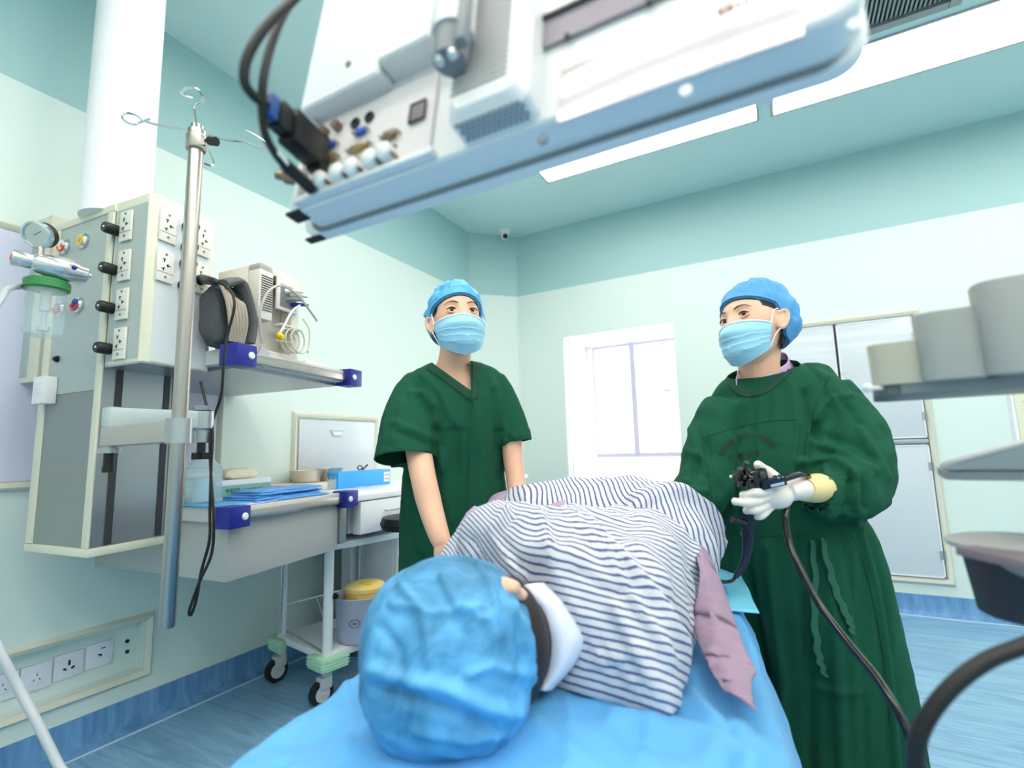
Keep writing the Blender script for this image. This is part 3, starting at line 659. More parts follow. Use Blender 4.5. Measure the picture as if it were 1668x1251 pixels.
o = obj('connector', B().ell(q(.05, -.055, .062), (.012, .012, .012), nu=12, nv=8).box((0, 0, 0), (.02, .014, .02), Matrix.Translation(q(.058, -.055, .058)), bev=.004), yel); tag(o, 'bright yellow tube connector in front of the monitor', 'connector')
pts = []
for i in range(36): a = i*.52; pts.append(q(.115+.042*math.cos(a)+.0012*i, -.02-.0010*i, .062+.044*math.sin(a)))
cable('coiled_lead', [q(.055, -.03, .05)]+pts+[q(.20, -.05, .03), q(.215, -.04, .06), q(.215, -.04, .12), q(.19, -.03, .16)], .0032, mat('pale beige lead', (206, 202, 180), .4), 'thin pale beige lead coiled in the low bay of the monitor')
# grey cuff bag with hoses
bgm = mat('charcoal fabric', (74, 76, 80), .85, bump=.3, bscale=300)
t = thing('cable_bag', 'charcoal fabric cuff and bag stuffed with beige hoses beside the monitor', 'bag', xy(K2+dK2*.03+dL2*.02, UZ))
mb = m.copy(); mb.translation = xy(K2-dK2*.035+dL2*.02, UZ)
def lump(c, r, fn, mm): 
    b = B(); b.ell((0, 0, 0), (1, 1, 1), nu=32, nv=24)
    for v in b.bm.verts:
        p = v.co.copy(); sp = lambda x: math.copysign(abs(x)**.6, x)
        k = 1+.10*noise.noise(p*2.3+V((fn, 0, 0))); v.co = mm @ (V(c)+V((sp(p.x)*r[0]*k, sp(p.y)*r[1]*k, sp(p.z)*r[2]*k)))
    return b
obj('bag_body', lump((.04, .05, .105), (.068, .055, .105), 1, mb), bgm, t)
obj('bag_flap', B().tube(cr([mb @ V((-.02, -.01, .19)), mb @ V((.04, -.012, .215)), mb @ V((.072, -.014, .17)), mb @ V((.098, -.014, .09)), mb @ V((.095, -.012, .02))], 8), lambda s: .032-.006*s, 12, flat=.5), mat('grey webbing', (96, 96, 98), .8, bump=.3, bscale=300), t)
for i in range(6):
    x = .0+.013*i; obj('hose', B().tube(cr([mb @ V((x-.022, -.01, .19-.008*i)), mb @ V((x-.012, -.028, .14)), mb @ V((x, -.032, .08)), mb @ V((x+.018-.004*i, -.02, .012))], 8), .0062, 10), mat('beige hose', (172, 160, 142), .4), t)
obj('grey_tab', B().box((.135, -.03, .035), (.045, .012, .06), mb @ Matrix.Rotation(.4, 4, 'Y'), bev=.003), mat('light grey fabric', (178, 180, 184), .7), t)
o = obj('tissue_pack', B().box((.50, .10, .012+.001), (.13, .10, .024), mb, bev=.006), mat('pale pink plastic', (244, 222, 228), .4)); tag(o, 'pale pink soft pack at far end of upper shelf', 'pack')
# ================================================================ THINGS ON THE LOWER SHELF
LZ = .887
ms = Matrix((((R1-K1).normalized()), ((L1-K1).normalized()), V((0, 0, 1)))).transposed().to_4x4(); ms.translation = xy(K1, LZ)
drape_b = mat('sky blue drape', (96, 176, 226), .6, bump=.15, bscale=120)
def cloth_slab(b, x0, x1, y0, y1, z0, h, mm, seed=0, amp=.006, n=18):
    def f(u, v):
        x, y = x0+(x1-x0)*u, y0+(y1-y0)*v; e = min(u, 1-u, v, 1-v)
        return mm @ V((x+.008*noise.noise(V((v*4, seed, 0))), y+.01*noise.noise(V((u*4, seed, 5))), z0+h*min(1, (e*9)**.5)+amp*noise.noise(V((x*22, y*22, seed)))*(1 if e > 0 else 0)))
    b.grid(f, n, n)
b = B(); cloth_slab(b, -.01, .20, .02, .26, .002, .003, ms, 3, .002); o = obj('absorbent_pad', b, drape_b, solid=.002); tag(o, 'turquoise paper pad spread under the clear jar on lower shelf', 'pad')
b = B(); cloth_slab(b, -.005, .215, .008, .27, .0005, .001, ms, 4, .0005); o = obj('paper_sheet', b, white, solid=.001); tag(o, 'white paper sheet under the turquoise pad', 'paper')
jp = at(330, 815, 1.78)
jm = Matrix.Translation(V((jp.x, jp.y, LZ+.006)))
t = thing('clear_jar', 'tall clear plastic jar of wipes standing on turquoise pad', 'jar', (jp.x, jp.y, LZ+.006))
obj('jar_wall', B().lathe([(.001, .002), (.054, .0), (.058, .006), (.060, .115), (.055, .12)], jm, 36, (True, False)), clear2, t)
obj('wipes', B().lathe([(.001, .004), (.036, .004), (.038, .03), (.030, .07), (.02, .085), (.001, .08)], jm, 24), mat('pale blue wipes', (190, 222, 236), .8, bump=.4, bscale=90), t)
obj('lid', B().lathe([(.056, .118), (.058, .122), (.05, .13), (.032, .15), (.03, .165), (.001, .168)], jm, 30), clear2, t)
# folded blue drapes
t = thing('folded_drapes', 'loose pile of folded bright blue drapes on lower shelf', 'drapes', ms @ V((.27, .08, .002)))
for i in range(5):
    b = B(); mm = ms @ Matrix.Rotation(.03*(i % 3-1), 4, 'Z'); cloth_slab(b, .12+.012*i, .50-.02*(i % 2), .02+.006*i, .20, .0015+.0075*i, .0055, mm, 10+i, .0045, 26)
    obj('fold', b, mat('bright blue drape', (70, 150, 222), .55, bump=.15, bscale=100, sheen=.2), t, solid=.003)
# glove box
t = thing('glove_box', 'white and green glove box with writing behind the folded blue drapes', 'box', ms @ V((.2, .26, .002)))
mg = ms @ Matrix.Translation(V((.235, .265, .002)))
obj('carton', B().box((0, 0, .0375), (.26, .115, .075), mg, bev=.001), mat('glove box white', (226, 230, 232), .45), t)
obj('green_band', B().box((0, -.058, .036), (.26, .0012, .040), mg), mat('glove box green', (130, 182, 172), .45), t)
def put_text(txt, size, mtx, m, name, par, align='CENTER'):
    me = text_mesh(txt, size, align); me.transform(mtx); return obj(name, me, m, par, smooth=False)
mt = mg @ Matrix.Translation(V((-.03, -.0592, .036))) @ Matrix.Rotation(PI/2, 4, 'X')
put_text('检查手套', .0165, mt @ Matrix.Translation(V((-.025, 0, 0))), mat('dark green ink', (40, 80, 78), .6), 'lettering', t)
put_text('EXAMINATION GLOVES', .0085, mt @ Matrix.Translation(V((.07, 0, 0))), MATS['dark green ink'], 'lettering', t)
b = B()
lat = mat('cream latex', (236, 226, 196), .5)
o = obj('spare_glove', lump((.02, 0, .095), (.075, .035, .022), 5, mg), lat); tag(o, 'crumpled cream latex gloves on top of the glove box', 'glove')
# ================================================================ SERVICE TROLLEY AT THE LEFT WALL
tx0, tx1 = -2.23, -1.80; tA = onZ(450, 1046, .17); tB = onZ(530, 1082, .17)
ty0 = (tA.y+tB.y)/2; tx0, tx1 = tA.x, tB.x; ty1 = ty0+.42
t = thing('trolley', 'white trolley with mint green corner bumpers and black castors by left wall', 'trolley', ((tx0+tx1)/2, (ty0+ty1)/2, 0))
tz = .19
mintp = mat('mint green bumper', (178, 224, 190), .45)
dT = (V((tx1, tB.y, 0))-V((tx0, tA.y, 0))).normalized(); 
def tp(u, v, z_): return V((tx0, tA.y, 0))+V((tx1-tx0, tB.y-tA.y, 0))*u+V((-(tB.y-tA.y), tx1-tx0, 0)).normalized()*.42*v+V((0, 0, z_))
mT = Matrix((dT, V((-dT.y, dT.x, 0)), V((0, 0, 1)))).transposed().to_4x4(); mT.translation = V((tx0, tA.y, 0)); TW = V((tx1-tx0, tB.y-tA.y, 0)).length; TL = .42
obj('bottom_shelf', B().box((TW/2, TL/2, tz), (TW, TL, .03), mT, bev=.006), white_m, t)
obj('top_shelf', B().box((TW/2, TL/2, .645), (TW, TL, .03), mT, bev=.006), white_m, t)
tray_rim = obj('top_rim', B().box((TW/2, .006, .668), (TW, .01, .02), mT), white_m, t)
for u in (.02, TW-.02):
    for v in (.02, TL-.02):
        r = .021 if (u > .1 and v < .1) else .016
        obj('post', B().cyl(mT @ V((u, v, .17)), mT @ V((u, v, .655)), r, n=20), white_m, t)
        sx, sy = (1 if u < .1 else -1), (1 if v < .1 else -1)
        b = B(); cx, cy = u-sx*.02, v-sy*.02
        poly = [(-.03, -.01), (-.02, -.03), (0, -.034), (.09, -.034), (.09, .0), (.02, .0), (.0, .02), (.0, .09), (-.034, .09), (-.034, 0)]
        b.prism([mT @ V((cx+sx*a, cy+sy*c_, .145)) for a, c_ in poly], (0, 0, .052), bev=.005)
        for zz in (.158, .171, .184): b.prism([mT @ V((cx+sx*a*1.05, cy+sy*c_*1.05, zz)) for a, c_ in poly], (0, 0, .004))
        obj('bumper', b, mintp, t)
        cst = obj('castor', B().cyl(mT @ V((u, v, .10)), mT @ V((u, v, .15)), .022, n=18).box((u, v-.012, .092), (.046, .055, .05), mT, bev=.01), mat('light grey castor', (196, 198, 198), .4), t)
        w0 = mT @ V((u-.013, v-.025, .052)); w1 = mT @ V((u+.013, v-.025, .052))
        obj('wheel', B().cyl(w0, w1, .051, n=32), rubber, cst)
        e_ = (w1-w0).normalized(); obj('hub', B().cyl(w0-e_*.004, w1+e_*.004, .032, n=24).cyl(w0-e_*.008, w1+e_*.008, .01, n=12), MATS['light grey castor'], cst)
obj('rail', B().tube([mT @ V((.02, .04, .215)), mT @ V((TW-.03, .0, .215))], .005, 8).tube([mT @ V((.035, .0, .215)), mT @ V((.035, .0, .64))], .004, 8).tube([mT @ V((.0, .04, .33)), mT @ V((.0, TL-.03, .33))], .005, 8).tube([mT @ V((.0, .2, .33)), mT @ V((.08, .2, .23))], .003, 6).tube([mT @ V((.0, .2, .33)), mT @ V((-.0, .25, .215))], .0025, 6), chrome, t)
rc = mT @ V((.22, .20, .245)); obj('ring_holder', B().loft([[rc+V((r*math.cos(2*PI*k/36), r*math.sin(2*PI*k/36), zz)) for k in range(36)] for r, zz in ((.078, 0), (.078, .018), (.075, .018), (.075, 0), (.078, 0))], (False, False)), steel, t)
kn = at(545, 970, 2.2); obj('side_knob', B().cyl(kn, kn+V((.02, -.01, 0)), .012, n=8).cyl(kn-V((.03, 0, 0)), kn, .005), black, t)
# frosted basin with yellow sharps box on the trolley
bc_ = mT @ V((TW-.12, .36, .205))
bc_ = onZ(590, 1037, .207)
t = thing('frosted_basin', 'frosted lilac plastic basin with printed oval on the trolley shelf', 'basin', bc_)
Mb = Matrix.Translation(bc_)
obj('bowl', B().lathe([(.001, .004), (.108, .0), (.112, .004), (.124, .19), (.128, .195), (.125, .197), (.120, .19), (.108, .008), (.001, .01)], Mb, 40), mat('frosted lilac', (206, 212, 240), .35, trans=.35), t)
mk = Matrix.Translation(bc_+V((.055, -.101, .095))) @ Matrix.Rotation(.5, 4, 'Z') @ Matrix.Rotation(PI/2, 4, 'X')
obj('printed_oval', B().tube([mk @ V((.024*math.cos(a), .017*math.sin(a), .006)) for a in [2*PI*i/28 for i in range(29)]], .0012, 5).box((0, 0, .006), (.02, .004, .001), mk), dgrey, t)
sy = mat('pale yellow plastic', (244, 214, 130), .4)
t = thing('sharps_box', 'round yellow sharps container with orange label set in the basin', 'sharps container', bc_+V((.0, .02, .012)))
Ms = Matrix.Translation(bc_+V((.0, .015, .012)))
obj('tub', B().lathe([(.085, 0), (.090, .195), (.094, .197), (.094, .213), (.08, .224), (.04, .228), (.001, .228)], Ms, 36), sy, t)
obj('flap', B().box((.03, -.02, .229), (.06, .035, .006), Ms, bev=.002), mat('strong yellow', (240, 200, 30), .4), t)
obj('paper_label', B().loft([[Ms @ V((.0935*math.cos(a), .0935*math.sin(a), zz)) for a in [-2.3+1.1*i/10 for i in range(11)]] for zz in (.12, .185)], closed=False), mat('orange label', (244, 180, 90), .5), t)
# ================================================================ WHITE SIDE DESK
dz = .865; dxf = XL+.58; dy0 = 2.02; dy1 = 3.4
c0 = onZ(588, 806, dz)
dxf = c0.x; dy0 = c0.y
t = thing('side_desk', 'white side desk with shallow drawer under its worktop along left wall', 'desk', ((XL+dxf)/2, (dy0+dy1)/2, 0))
wh2 = mat('white laminate', (238, 240, 244), .3, coat=.2)
obj('worktop', B().box(((XL+dxf)/2, (dy0-.30+dy1)/2, dz-.014), (dxf-XL-.004, dy1-dy0+.30, .028), bev=.004), wh2, t)
for i in range(2):
    a = dy0+.0+i*.48; dr = obj('drawer', B().box((dxf-.03, a+.235, dz-.105), (.05, .46, .145), bev=.003), wh2, t)
    obj('handle', B().tube(cr([V((dxf-.005, a+.16, dz-.085)), V((dxf+.012, a+.17, dz-.088)), V((dxf+.012, a+.30, dz-.088)), V((dxf-.005, a+.31, dz-.085))], 4), .004, 8), chrome, dr)
obj('frame_box', B().box(((XL+dxf)/2-.03, (dy0+dy1)/2, dz-.105), (dxf-XL-.09, dy1-dy0, .14)), wh2, t)
lgp = onX(586, 880, -2.06)
for x, y in ((lgp.x, lgp.y), (XL+.06, lgp.y), (dxf-.04, dy1-.05), (XL+.06, dy1-.05)):
    obj('leg', B().box((x, y, (dz-.18)/2), (.03, .03, dz-.18), bev=.002).box((x+.001, y, (dz-.18)/2), (.034, .012, dz-.18)), alu, t)
# vented cabinet under the desk
vx = -1.90; v0 = onX(620, 900, vx); v0.y = max(v0.y, 2.15); v1y = v0.y+.5
t = thing('vented_cabinet', 'white low cabinet with a ribbed grey front under the side desk', 'cabinet', (vx-.2, v0.y+.25, 0))
obj('carcass', B().box((vx-.2, v0.y+.25, .325), (.38, .5, .65), bev=.004), wh2, t)
dr = obj('door', B().box((vx-.004, v0.y+.25, .33), (.02, .49, .62), bev=.003), white_m, t)
b = B()
for i in range(26): b.box((vx+.008, v0.y+.05+.0155*i, .33), (.006, .009, .52))
obj('ribs', b, mat('ribbed grey', (206, 208, 212), .5), dr)
st = onX(648, 857, -1.50); t = thing('stool', 'black round stool seat just showing behind the left nurse', 'stool', (st.x, st.y+.1, 0))
sc_ = V((st.x-.02, st.y+.13, 0)); zz = st.z
obj('seat', B().lathe([(.1, zz-.03), (.14, zz-.026), (.15, zz), (.14, zz+.026), (.1, zz+.032), (.001, zz+.034)], Matrix.Translation(sc_), 32), rubber, t)
obj('stem', B().cyl(sc_+V((0, 0, .06)), sc_+V((0, 0, zz-.03)), .02), chrome, t)
b = B()
for k in range(5): a = 2*PI*k/5; b.tube([sc_+V((0, 0, .08)), sc_+V((.2*math.cos(a), .2*math.sin(a), .05))], .014, 8).cyl(sc_+V((.2*math.cos(a)-.012, .2*math.sin(a), .025)), sc_+V((.2*math.cos(a)+.012, .2*math.sin(a), .025)), .025)
obj('base', b, chrome, t)
# items on the desk
def desk(px, py): return onZ(px, py, dz)
bm_ = mat('pale steel bowl', (214, 206, 190), .3, .6)
RT = .905
q0, q1 = onX(470, 790, XL+.17), onX(556, 788, XL+.17)
tg = obj('beige_tray', B().box((XL+.115, (q0.y+q1.y)/2, (dz+RT)/2), (.21, q1.y-q0.y+.06, RT-dz), bev=.008), mat('beige tray', (222, 216, 204), .4)); tag(tg, 'beige flat tray under the two steel bowls on the side desk', 'tray')
for px, py, rr_, lab in ((499, 789, 26, 'left of two shallow steel bowls on the beige tray'), (536, 787, 21, 'right of two shallow steel bowls, behind the swab cup')):
    p = onX(px, py, XL+.115); k = pm(1, (p-CC).dot(CF)); p.z = RT+.0005; r = rr_*k; h2 = 20*k
    o = obj('steel_bowl', B().lathe([(.001, .001), (r*.72, .001), (r*.8, h2*.1), (r*.96, h2*.85), (r*1.04, h2), (r*.98, h2*.97), (r*.78, h2*.16), (.001, .006)], Matrix.Translation(p), 36), bm_); tag(o, lab, 'bowl', 'steel bowls on the side desk')
p = desk(540, 797); k = pm(1, (p-CC).dot(CF))
t = thing('swab_cup', 'small clear cup of wooden swabs before the right steel bowl', 'cup', p)
obj('cup', B().lathe([(.001, .001), (8*k, .0), (9*k, 16*k), (8.4*k, 16*k), (7.5*k, 2*k), (.001, .003)], Matrix.Translation(p), 20), clear, t)
for i in range(7): a = i*.9; obj('swab', B().cyl(p+V((4*k*math.cos(a), 4*k*math.sin(a), .004)), p+V((8*k*math.cos(a), 8*k*math.sin(a), 21*k)), .0014, n=6), mat('wood swab', (210, 160, 120), .6), t)
p1 = desk(636, 788); p0 = onX(551, 788, p1.x); p0.z = p1.z; k = pm(1, (p1-CC).dot(CF)); dd = (p1-p0); dd.z = 0; dl = dd.length; dd.normalize()
mB = Matrix((dd, V((-dd.y, dd.x, 0)), V((0, 0, 1)))).transposed().to_4x4(); mB.translation = V((p0.x, p0.y, dz))
t = thing('blue_wrapped_box', 'bright blue wrapped box with small white label on the side desk', 'box', p0+dd*dl/2)
wl = onP(636, 786, p1, V((0, 1, 0)))
blm = mat('vivid blue paper', (66, 168, 244), .5, bump=.2, bscale=60)
obj('carton', B().box((dl/2, .045, 12*k), (dl, .09, 24*k), mB, bev=.006), blm, t)
obj('sticker', B().box((dl-9*k, -.0008, 12*k), (13*k, .001, 15*k), mB), white, t)
b = B()
for i in range(3):
    for j in range(2): b.box((dl-12*k+3.5*k*i, -.0016, 9*k+6*k*j), (2*k, .0006, 2.5*k), mB)
obj('sticker_marks', b, mat('red ink', (180, 60, 50), .6), t)
mm = mB @ Matrix.Translation(V((dl*.48, .03, 24*k+.003)))
t = thing('scissors', 'black handled scissors lying on the blue wrapped box', 'scissors', mm.translation)
obj('handle', B().tube(cr([mm @ V((-.01+.018*math.cos(a), 0, .014+.011*math.sin(a))) for a in [2*PI*i/8 for i in range(8)]], 4, True)+[], .0035, 8, closed=True), black, t)
obj('blade', B().tube([mm @ V((.01, .0, .002)), mm @ V((.05, .0, .028))], lambda s: .005, 8), black, t)
p = desk(590, 794); b = B(); kk = k
b.grid(lambda u, v: p+V((.09*(u-.5), .07*(v-.5), .003+.008*abs(noise.noise(V((u*3, v*3, 2)))))), 8, 8); o = obj('plastic_wrapper', b, clear2, solid=.001); tag(o, 'crumpled clear wrapper lying in front of the blue box', 'wrapper')
if 0: p = desk(640, 780); o = obj('white_bottle', B().lathe([(.001, 0), (.022, 0), (.024, .06), (.012, .075), (.012, .085), (.001, .086)], Matrix.Translation(V((p.x-.1, p.y, dz))), 20), white); 
# ================================================================ HANGING DISPLAY, SEEN FROM BEHIND
mt_ = math.radians(10); MN = V((0, -math.cos(mt_), math.sin(mt_))); MU = V((0, math.sin(mt_), math.cos(mt_))); MX = V((1, 0, 0))
MO = at(462, 348, .66)
def mp(px, py, off=0):
    p = onP(px, py, MO+MN*off, MN)-MO; return p.x, p.dot(MU)
mM = Matrix((MX, MU, MN)).transposed().to_4x4(); mM.translation = MO
dsp = thing('hanging_display', 'large white display hanging on a round arm, back with ports and vents toward us', 'display', MO+MX*.3)
dw = mat('display white plastic', (228, 227, 228), .35); dw2 = mat('display warm white', (226, 222, 226), .4)
W_, Hh = mp(1438, 74)[0], .44
def rrect(x0, x1, y0, y1, r, z, n=6):
    out = []
    for cx, cy, a0 in ((x1-r, y1-r, 0), (x0+r, y1-r, PI/2), (x0+r, y0+r, PI), (x1-r, y0+r, 1.5*PI)):
        for i in range(n+1): a = a0+PI/2*i/n; out.append(mM @ V((cx+r*math.cos(a), cy+r*math.sin(a), z)))
    return out
def rbox(x0, x1, y0, y1, r, z0, z1, e=.003):
    return B().loft([rrect(x0, x1, y0, y1, r, z0), rrect(x0, x1, y0, y1, r, z1-e), rrect(x0+e, x1-e, y0+e, y1-e, r, z1)])
gy = mat('display underside grey', (196, 200, 206), .5)
obj('front_bezel', rbox(-.020, W_+.004, -.006, Hh+.02, .03, -.062, -.044), dw, dsp)
obj('screen', B().box((W_/2, Hh/2, -.0628), (W_-.06, Hh-.02, .003), mM), mat('dark screen', (14, 15, 18), .1), dsp)
rear = rbox(0, W_, 0, Hh, .03, -.044, -.004); obj('rear_housing', rear, dw, dsp)
obj('seam', rbox(-.004, W_-.004, -.006, Hh, .03, -.0465, -.0435, .001), grey, dsp)
# connector bay (left), warm plate with ports
x0, y0 = mp(497, 322); x1, y1 = mp(704, 160); a0 = mp(494, 300)
cx0, cx1 = mp(500, 300)[0], mp(700, 240)[0]; cy0, cy1 = .012, mp(520, 205)[1]
bay = obj('port_plate', rbox(cx0, cx1, cy0, cy1, .004, -.004, .001, .001), mat('port plate', (224, 216, 216), .45), dsp)
obj('bay_frame', B().box((cx0-.006, (cy0+cy1)/2, .003), (.010, cy1-cy0+.012, .014), mM, bev=.002).box(((cx0+cx1)/2, cy0-.006, .003), (cx1-cx0+.02, .008, .012), mM, bev=.002), dw, dsp)
def pp(px, py, off=.001): a = mp(px, py, off); return V((a[0], a[1], off))
gold = mat('dull gold connector', (176, 156, 110), .35, .8); brz = mat('bronze connector', (140, 118, 104), .35, .8); vb = mat('vga blue', (60, 100, 200), .4)
def port(px, py, w, h, m, nm):
    p = pp(px, py); o = obj(nm, B().box(p+V((0, 0, .0035)), (w, h, .007), mM, bev=.002), m, bay)
    b = B(); 
    for s in (-1, 1): b.lathe([(.0022, 0), (.0022, .007)], mM @ Matrix.Translation(p+V((s*(w/2+.004), 0, 0))), 8)
    obj('port_screws', b, steel, o)
port(542, 238, .013, .008, vb, 'vga_port'); port(591, 217, .014, .008, vb, 'vga_port')
port(538, 262, .026, .008, gold, 'dvi_port'); port(588, 243, .028, .008, gold, 'dvi_port'); port(638, 223, .018, .010, brz, 'serial_port')
port(537, 285, .012, .008, gold, 'small_port'); port(588, 265, .012, .008, gold, 'small_port')
for px, py in ((532, 218), (553, 209)): p = pp(px, py); obj('bnc_port', B().lathe([(.0065, 0), (.0065, .010), (.004, .010)], mM @ Matrix.Translation(p), 16), brz, bay)
for px, py in ((580, 202), (603, 192)): p = pp(px, py); obj('round_port', B().lathe([(.0075, 0), (.0075, .003), (.005, .003), (.005, .001)], mM @ Matrix.Translation(p), 16), black, bay)
for px, py in ((532, 301), (560, 290), (584, 281), (613, 268), (637, 257)):
    p = pp(px, py); k = obj('capped_port', B().lathe([(.0105, 0), (.0115, .005), (.0105, .015), (.007, .018), (.001, .019)], mM @ Matrix.Translation(p), 20), white, bay); obj('loop', B().lathe([(.002, 0), (.002, .012)], mM @ Matrix.Translation(p+V((.012, -.006, 0))), 8), brz, k)
p = pp(640, 243); obj('notch', B().prism([mM @ (p+V((-.006, .004, 0))), mM @ (p+V((.006, .004, 0))), mM @ (p+V((.004, -.007, 0)))], MN*.002), black, bay)
p = pp(682, 184); sw = obj('power_socket', B().box(p+V((0, 0, .001)), (.022, .026, .003), mM, bev=.002), mat('mauve grey', (130, 116, 120), .5), bay); obj('socket_rim', B().tube([mM @ (p+V((a, c_, .003))) for a, c_ in ((-.011, -.013), (.011, -.013), (.011, .013), (-.011, .013), (-.011, -.013))], .0012, 6), black, sw)
# white covers above
cv0, cv1 = mp(520, 190)[0], mp(612, 150)[0]; yb_ = cy1+.006
obj('cable_cover', rbox(cx0-.012, cx1-.075, yb_+.002, Hh, .004, -.004, .024), dw, dsp)
obj('cable_cover', rbox(cx1-.074, cx1+.004, yb_+.012, Hh, .004, -.004, .030), dw, dsp)
p = pp(568, 105, .024); obj('cover_screw', B().lathe([(.004, 0), (.004, .002)], mM @ Matrix.Translation(p), 12), brz, dsp)
# vent block
vx0, vx1, vy0 = mp(718, 300, .03)[0], mp(832, 230, .03)[0], mp(760, 232, .03)[1]
vy0 = .022
obj('vent_block', rbox(vx0-.004, vx1+.012, .004, mp(800, 70)[1]+.03, .012, -.004, .034, .010), dw, dsp)
b = B()
for i in range(17): b.box(((vx0+vx1)/2-.002, vy0+.012+.0072*i, .0345), ((vx1-vx0)*.86, .0024, .001), mM)
obj('vent_slots', b, mat('slot shade', (128, 124, 122), .6), dsp)
b = B()
for i in range(12):
    for j in range(5): b.box((vx0+.008+.0062*i+(j % 2)*.003, .0035, .004+.0052*j), (.0036, .001, .0028), mM)
obj('vent_mesh', b, dgrey, dsp)
# plain rear cover at the right with slot and rating plate
rx0 = vx1+.02
s0, s1 = mp(868, 60), mp(1080, 0)
sl = obj('slot', B().box(((mp(866, 80)[0]+mp(1120, 0)[0])/2, mp(876, 75)[1]+.012, -.001), (mp(1120, 0)[0]-mp(866, 80)[0], .036, .004), mM), mat('slot mauve', (150, 138, 148), .5), dsp)
obj('slot_lip', B().box(((mp(866, 80)[0]+mp(1120, 0)[0])/2, mp(876, 75)[1]+.031, .001), (mp(1120, 0)[0]-mp(866, 80)[0], .004, .008), mM), dgrey, sl)
for px, py in ((872, 52), (925, 62), (1058, 6)): p = pp(px, py, .001); obj('slot_screw', B().lathe([(.003, 0), (.003, .004)], mM @ Matrix.Translation(p), 10), black, sl)
lx0, lx1 = mp(906, 200)[0], mp(1312, 70)[0]; ly0, ly1 = mp(906, 198)[1], mp(906, 112)[1]
lp = obj('rating_plate', B().box(((lx0+lx1)/2, (ly0+ly1)/2, -.003), (lx1-lx0, ly1-ly0, .003), mM, bev=.0005), mat('rating plate', (226, 214, 214), .15, .3), dsp)
b = B(); random.seed(5)
for j in range(6):
    x = lx0+.004
    while x < lx0+.04: w = random.uniform(.002, .006); b.box((x+w/2, ly1-.006-.0042*j, -.0013), (w, .0016, .0003), mM); x += w+.001
x = lx0+.006
while x < lx0+.085: w = random.uniform(.002, .005); b.box((x+w/2, ly0+.005, -.0013), (w, .0018, .0003), mM); x += w+.001
obj('small_print', b, mat('grey ink', (110, 104, 106), .6), lp)
b = B(); x = lx0+.145
while x < lx0+.24: w = random.uniform(.004, .008); b.box((x+w/2, ly1-.010, -.0013), (w, .007, .0003), mM); x += w+.0015
obj('print_line', b, mat('reddish ink', (150, 104, 100), .6), lp)
for px, py in ((886, 230), (1118, 152), (1392, 45)): p = pp(px, py, -.004); obj('rear_screw', B().lathe([(.005, 0), (.005, .004), (.003, .004)], mM @ Matrix.Translation(p), 14), white if px > 900 else grey, dsp)
obj('underside_slot', B().box((.0, -.0065, -.054), (.03, .003, .011), mM), black, dsp)
obj('corner_slot', B().box((.013, .0, -.012), (.024, .004, .02), mM), black, dsp)
# suspension arm hooking over the back
ar = dsp
p = mM @ V((mp(738, 60, .05)[0], mp(738, 60, .05)[1], .05))
ar = obj('suspension_arm', B().tube(cr([p, p+MU*.08, p+MU*.25+V((0, .02, 0)), V((p.x, p.y+.25, CH-.3)), V((p.x, p.y+.25, CH-.002))], 6), .0215, 20), dw, ar)
obj('bracket', B().cyl(p-MU*.034, p, .017, .019, 20).box((0, 0, 0), (.010, .06, .012), Matrix.Translation(p+V((.022, -.012, -.0))) @ mM.to_3x3().to_4x4(), bev=.002), grey, ar)
obj('bracket_bolts', B().ell(p-MU*.034+V((-.006, -.008, 0)), (.006, .006, .006), nu=10, nv=8).ell(p-MU*.034+V((.009, -.008, 0)), (.006, .006, .006), nu=10, nv=8), chrome, ar)
# display cables on the left
e1 = mM @ V((mp(512, 312)[0], mp(512, 312)[1], .004))
t = thing('display_lead', 'inner black display lead, white-sleeved, running to the lowest port', 'cable', e1, 'display leads')
obj('lead', B().tube(cr([at(520, -40, .60), at(470, 10, .57), at(443, 70, .55), at(428, 140, .54), at(430, 210, .55), at(448, 250, .565), at(470, 276, .585)], 8), .0046, 12), black, t)
obj('sleeve', B().tube([at(448, 248, .565), at(468, 272, .583)], .0052, 12), white, t)
obj('boot', B().tube([at(464, 268, .58), at(508, 308, .62)], .0075, 14), black, t); obj('tip', B().cyl(at(506, 306, .62), e1, .006, .007, 14), brz, t)
t = thing('display_lead', 'outer black display lead with big blue-banded plug at the left edge', 'cable', at(500, 240, .6), 'display leads')
obj('lead', B().tube(cr([at(540, -70, .58), at(482, -5, .55), at(436, 40, .53), at(405, 88, .52), at(398, 130, .52), at(412, 155, .53), at(435, 172, .55)], 8), .0052, 12), black, t)
m0, m1 = at(440, 176, .555), at(505, 238, .615); ax = (m1-m0).normalized(); mm = frame_z(m0, ax)
obj('band', B().box((0, 0, .0), (.016, .028, .012), mm, bev=.002), mat('band blue', (40, 80, 140), .4), t)
obj('plug', B().box((0, 0, .016), (.02, .032, .018), mm, bev=.003).box((0, 0, .05), (.026, .042, .048), mm, bev=.004).box((0, 0, .08), (.022, .05, .014), mm, bev=.002), black, t)
p = at(487, 292, .66); obj('side_port', B().cyl(p+V((-.03, -.01, .01)), p+V((.0, 0, 0)), .006, n=12).cyl(p+V((-.02, -.005, .007)), p, .009, n=6), brz, dsp)
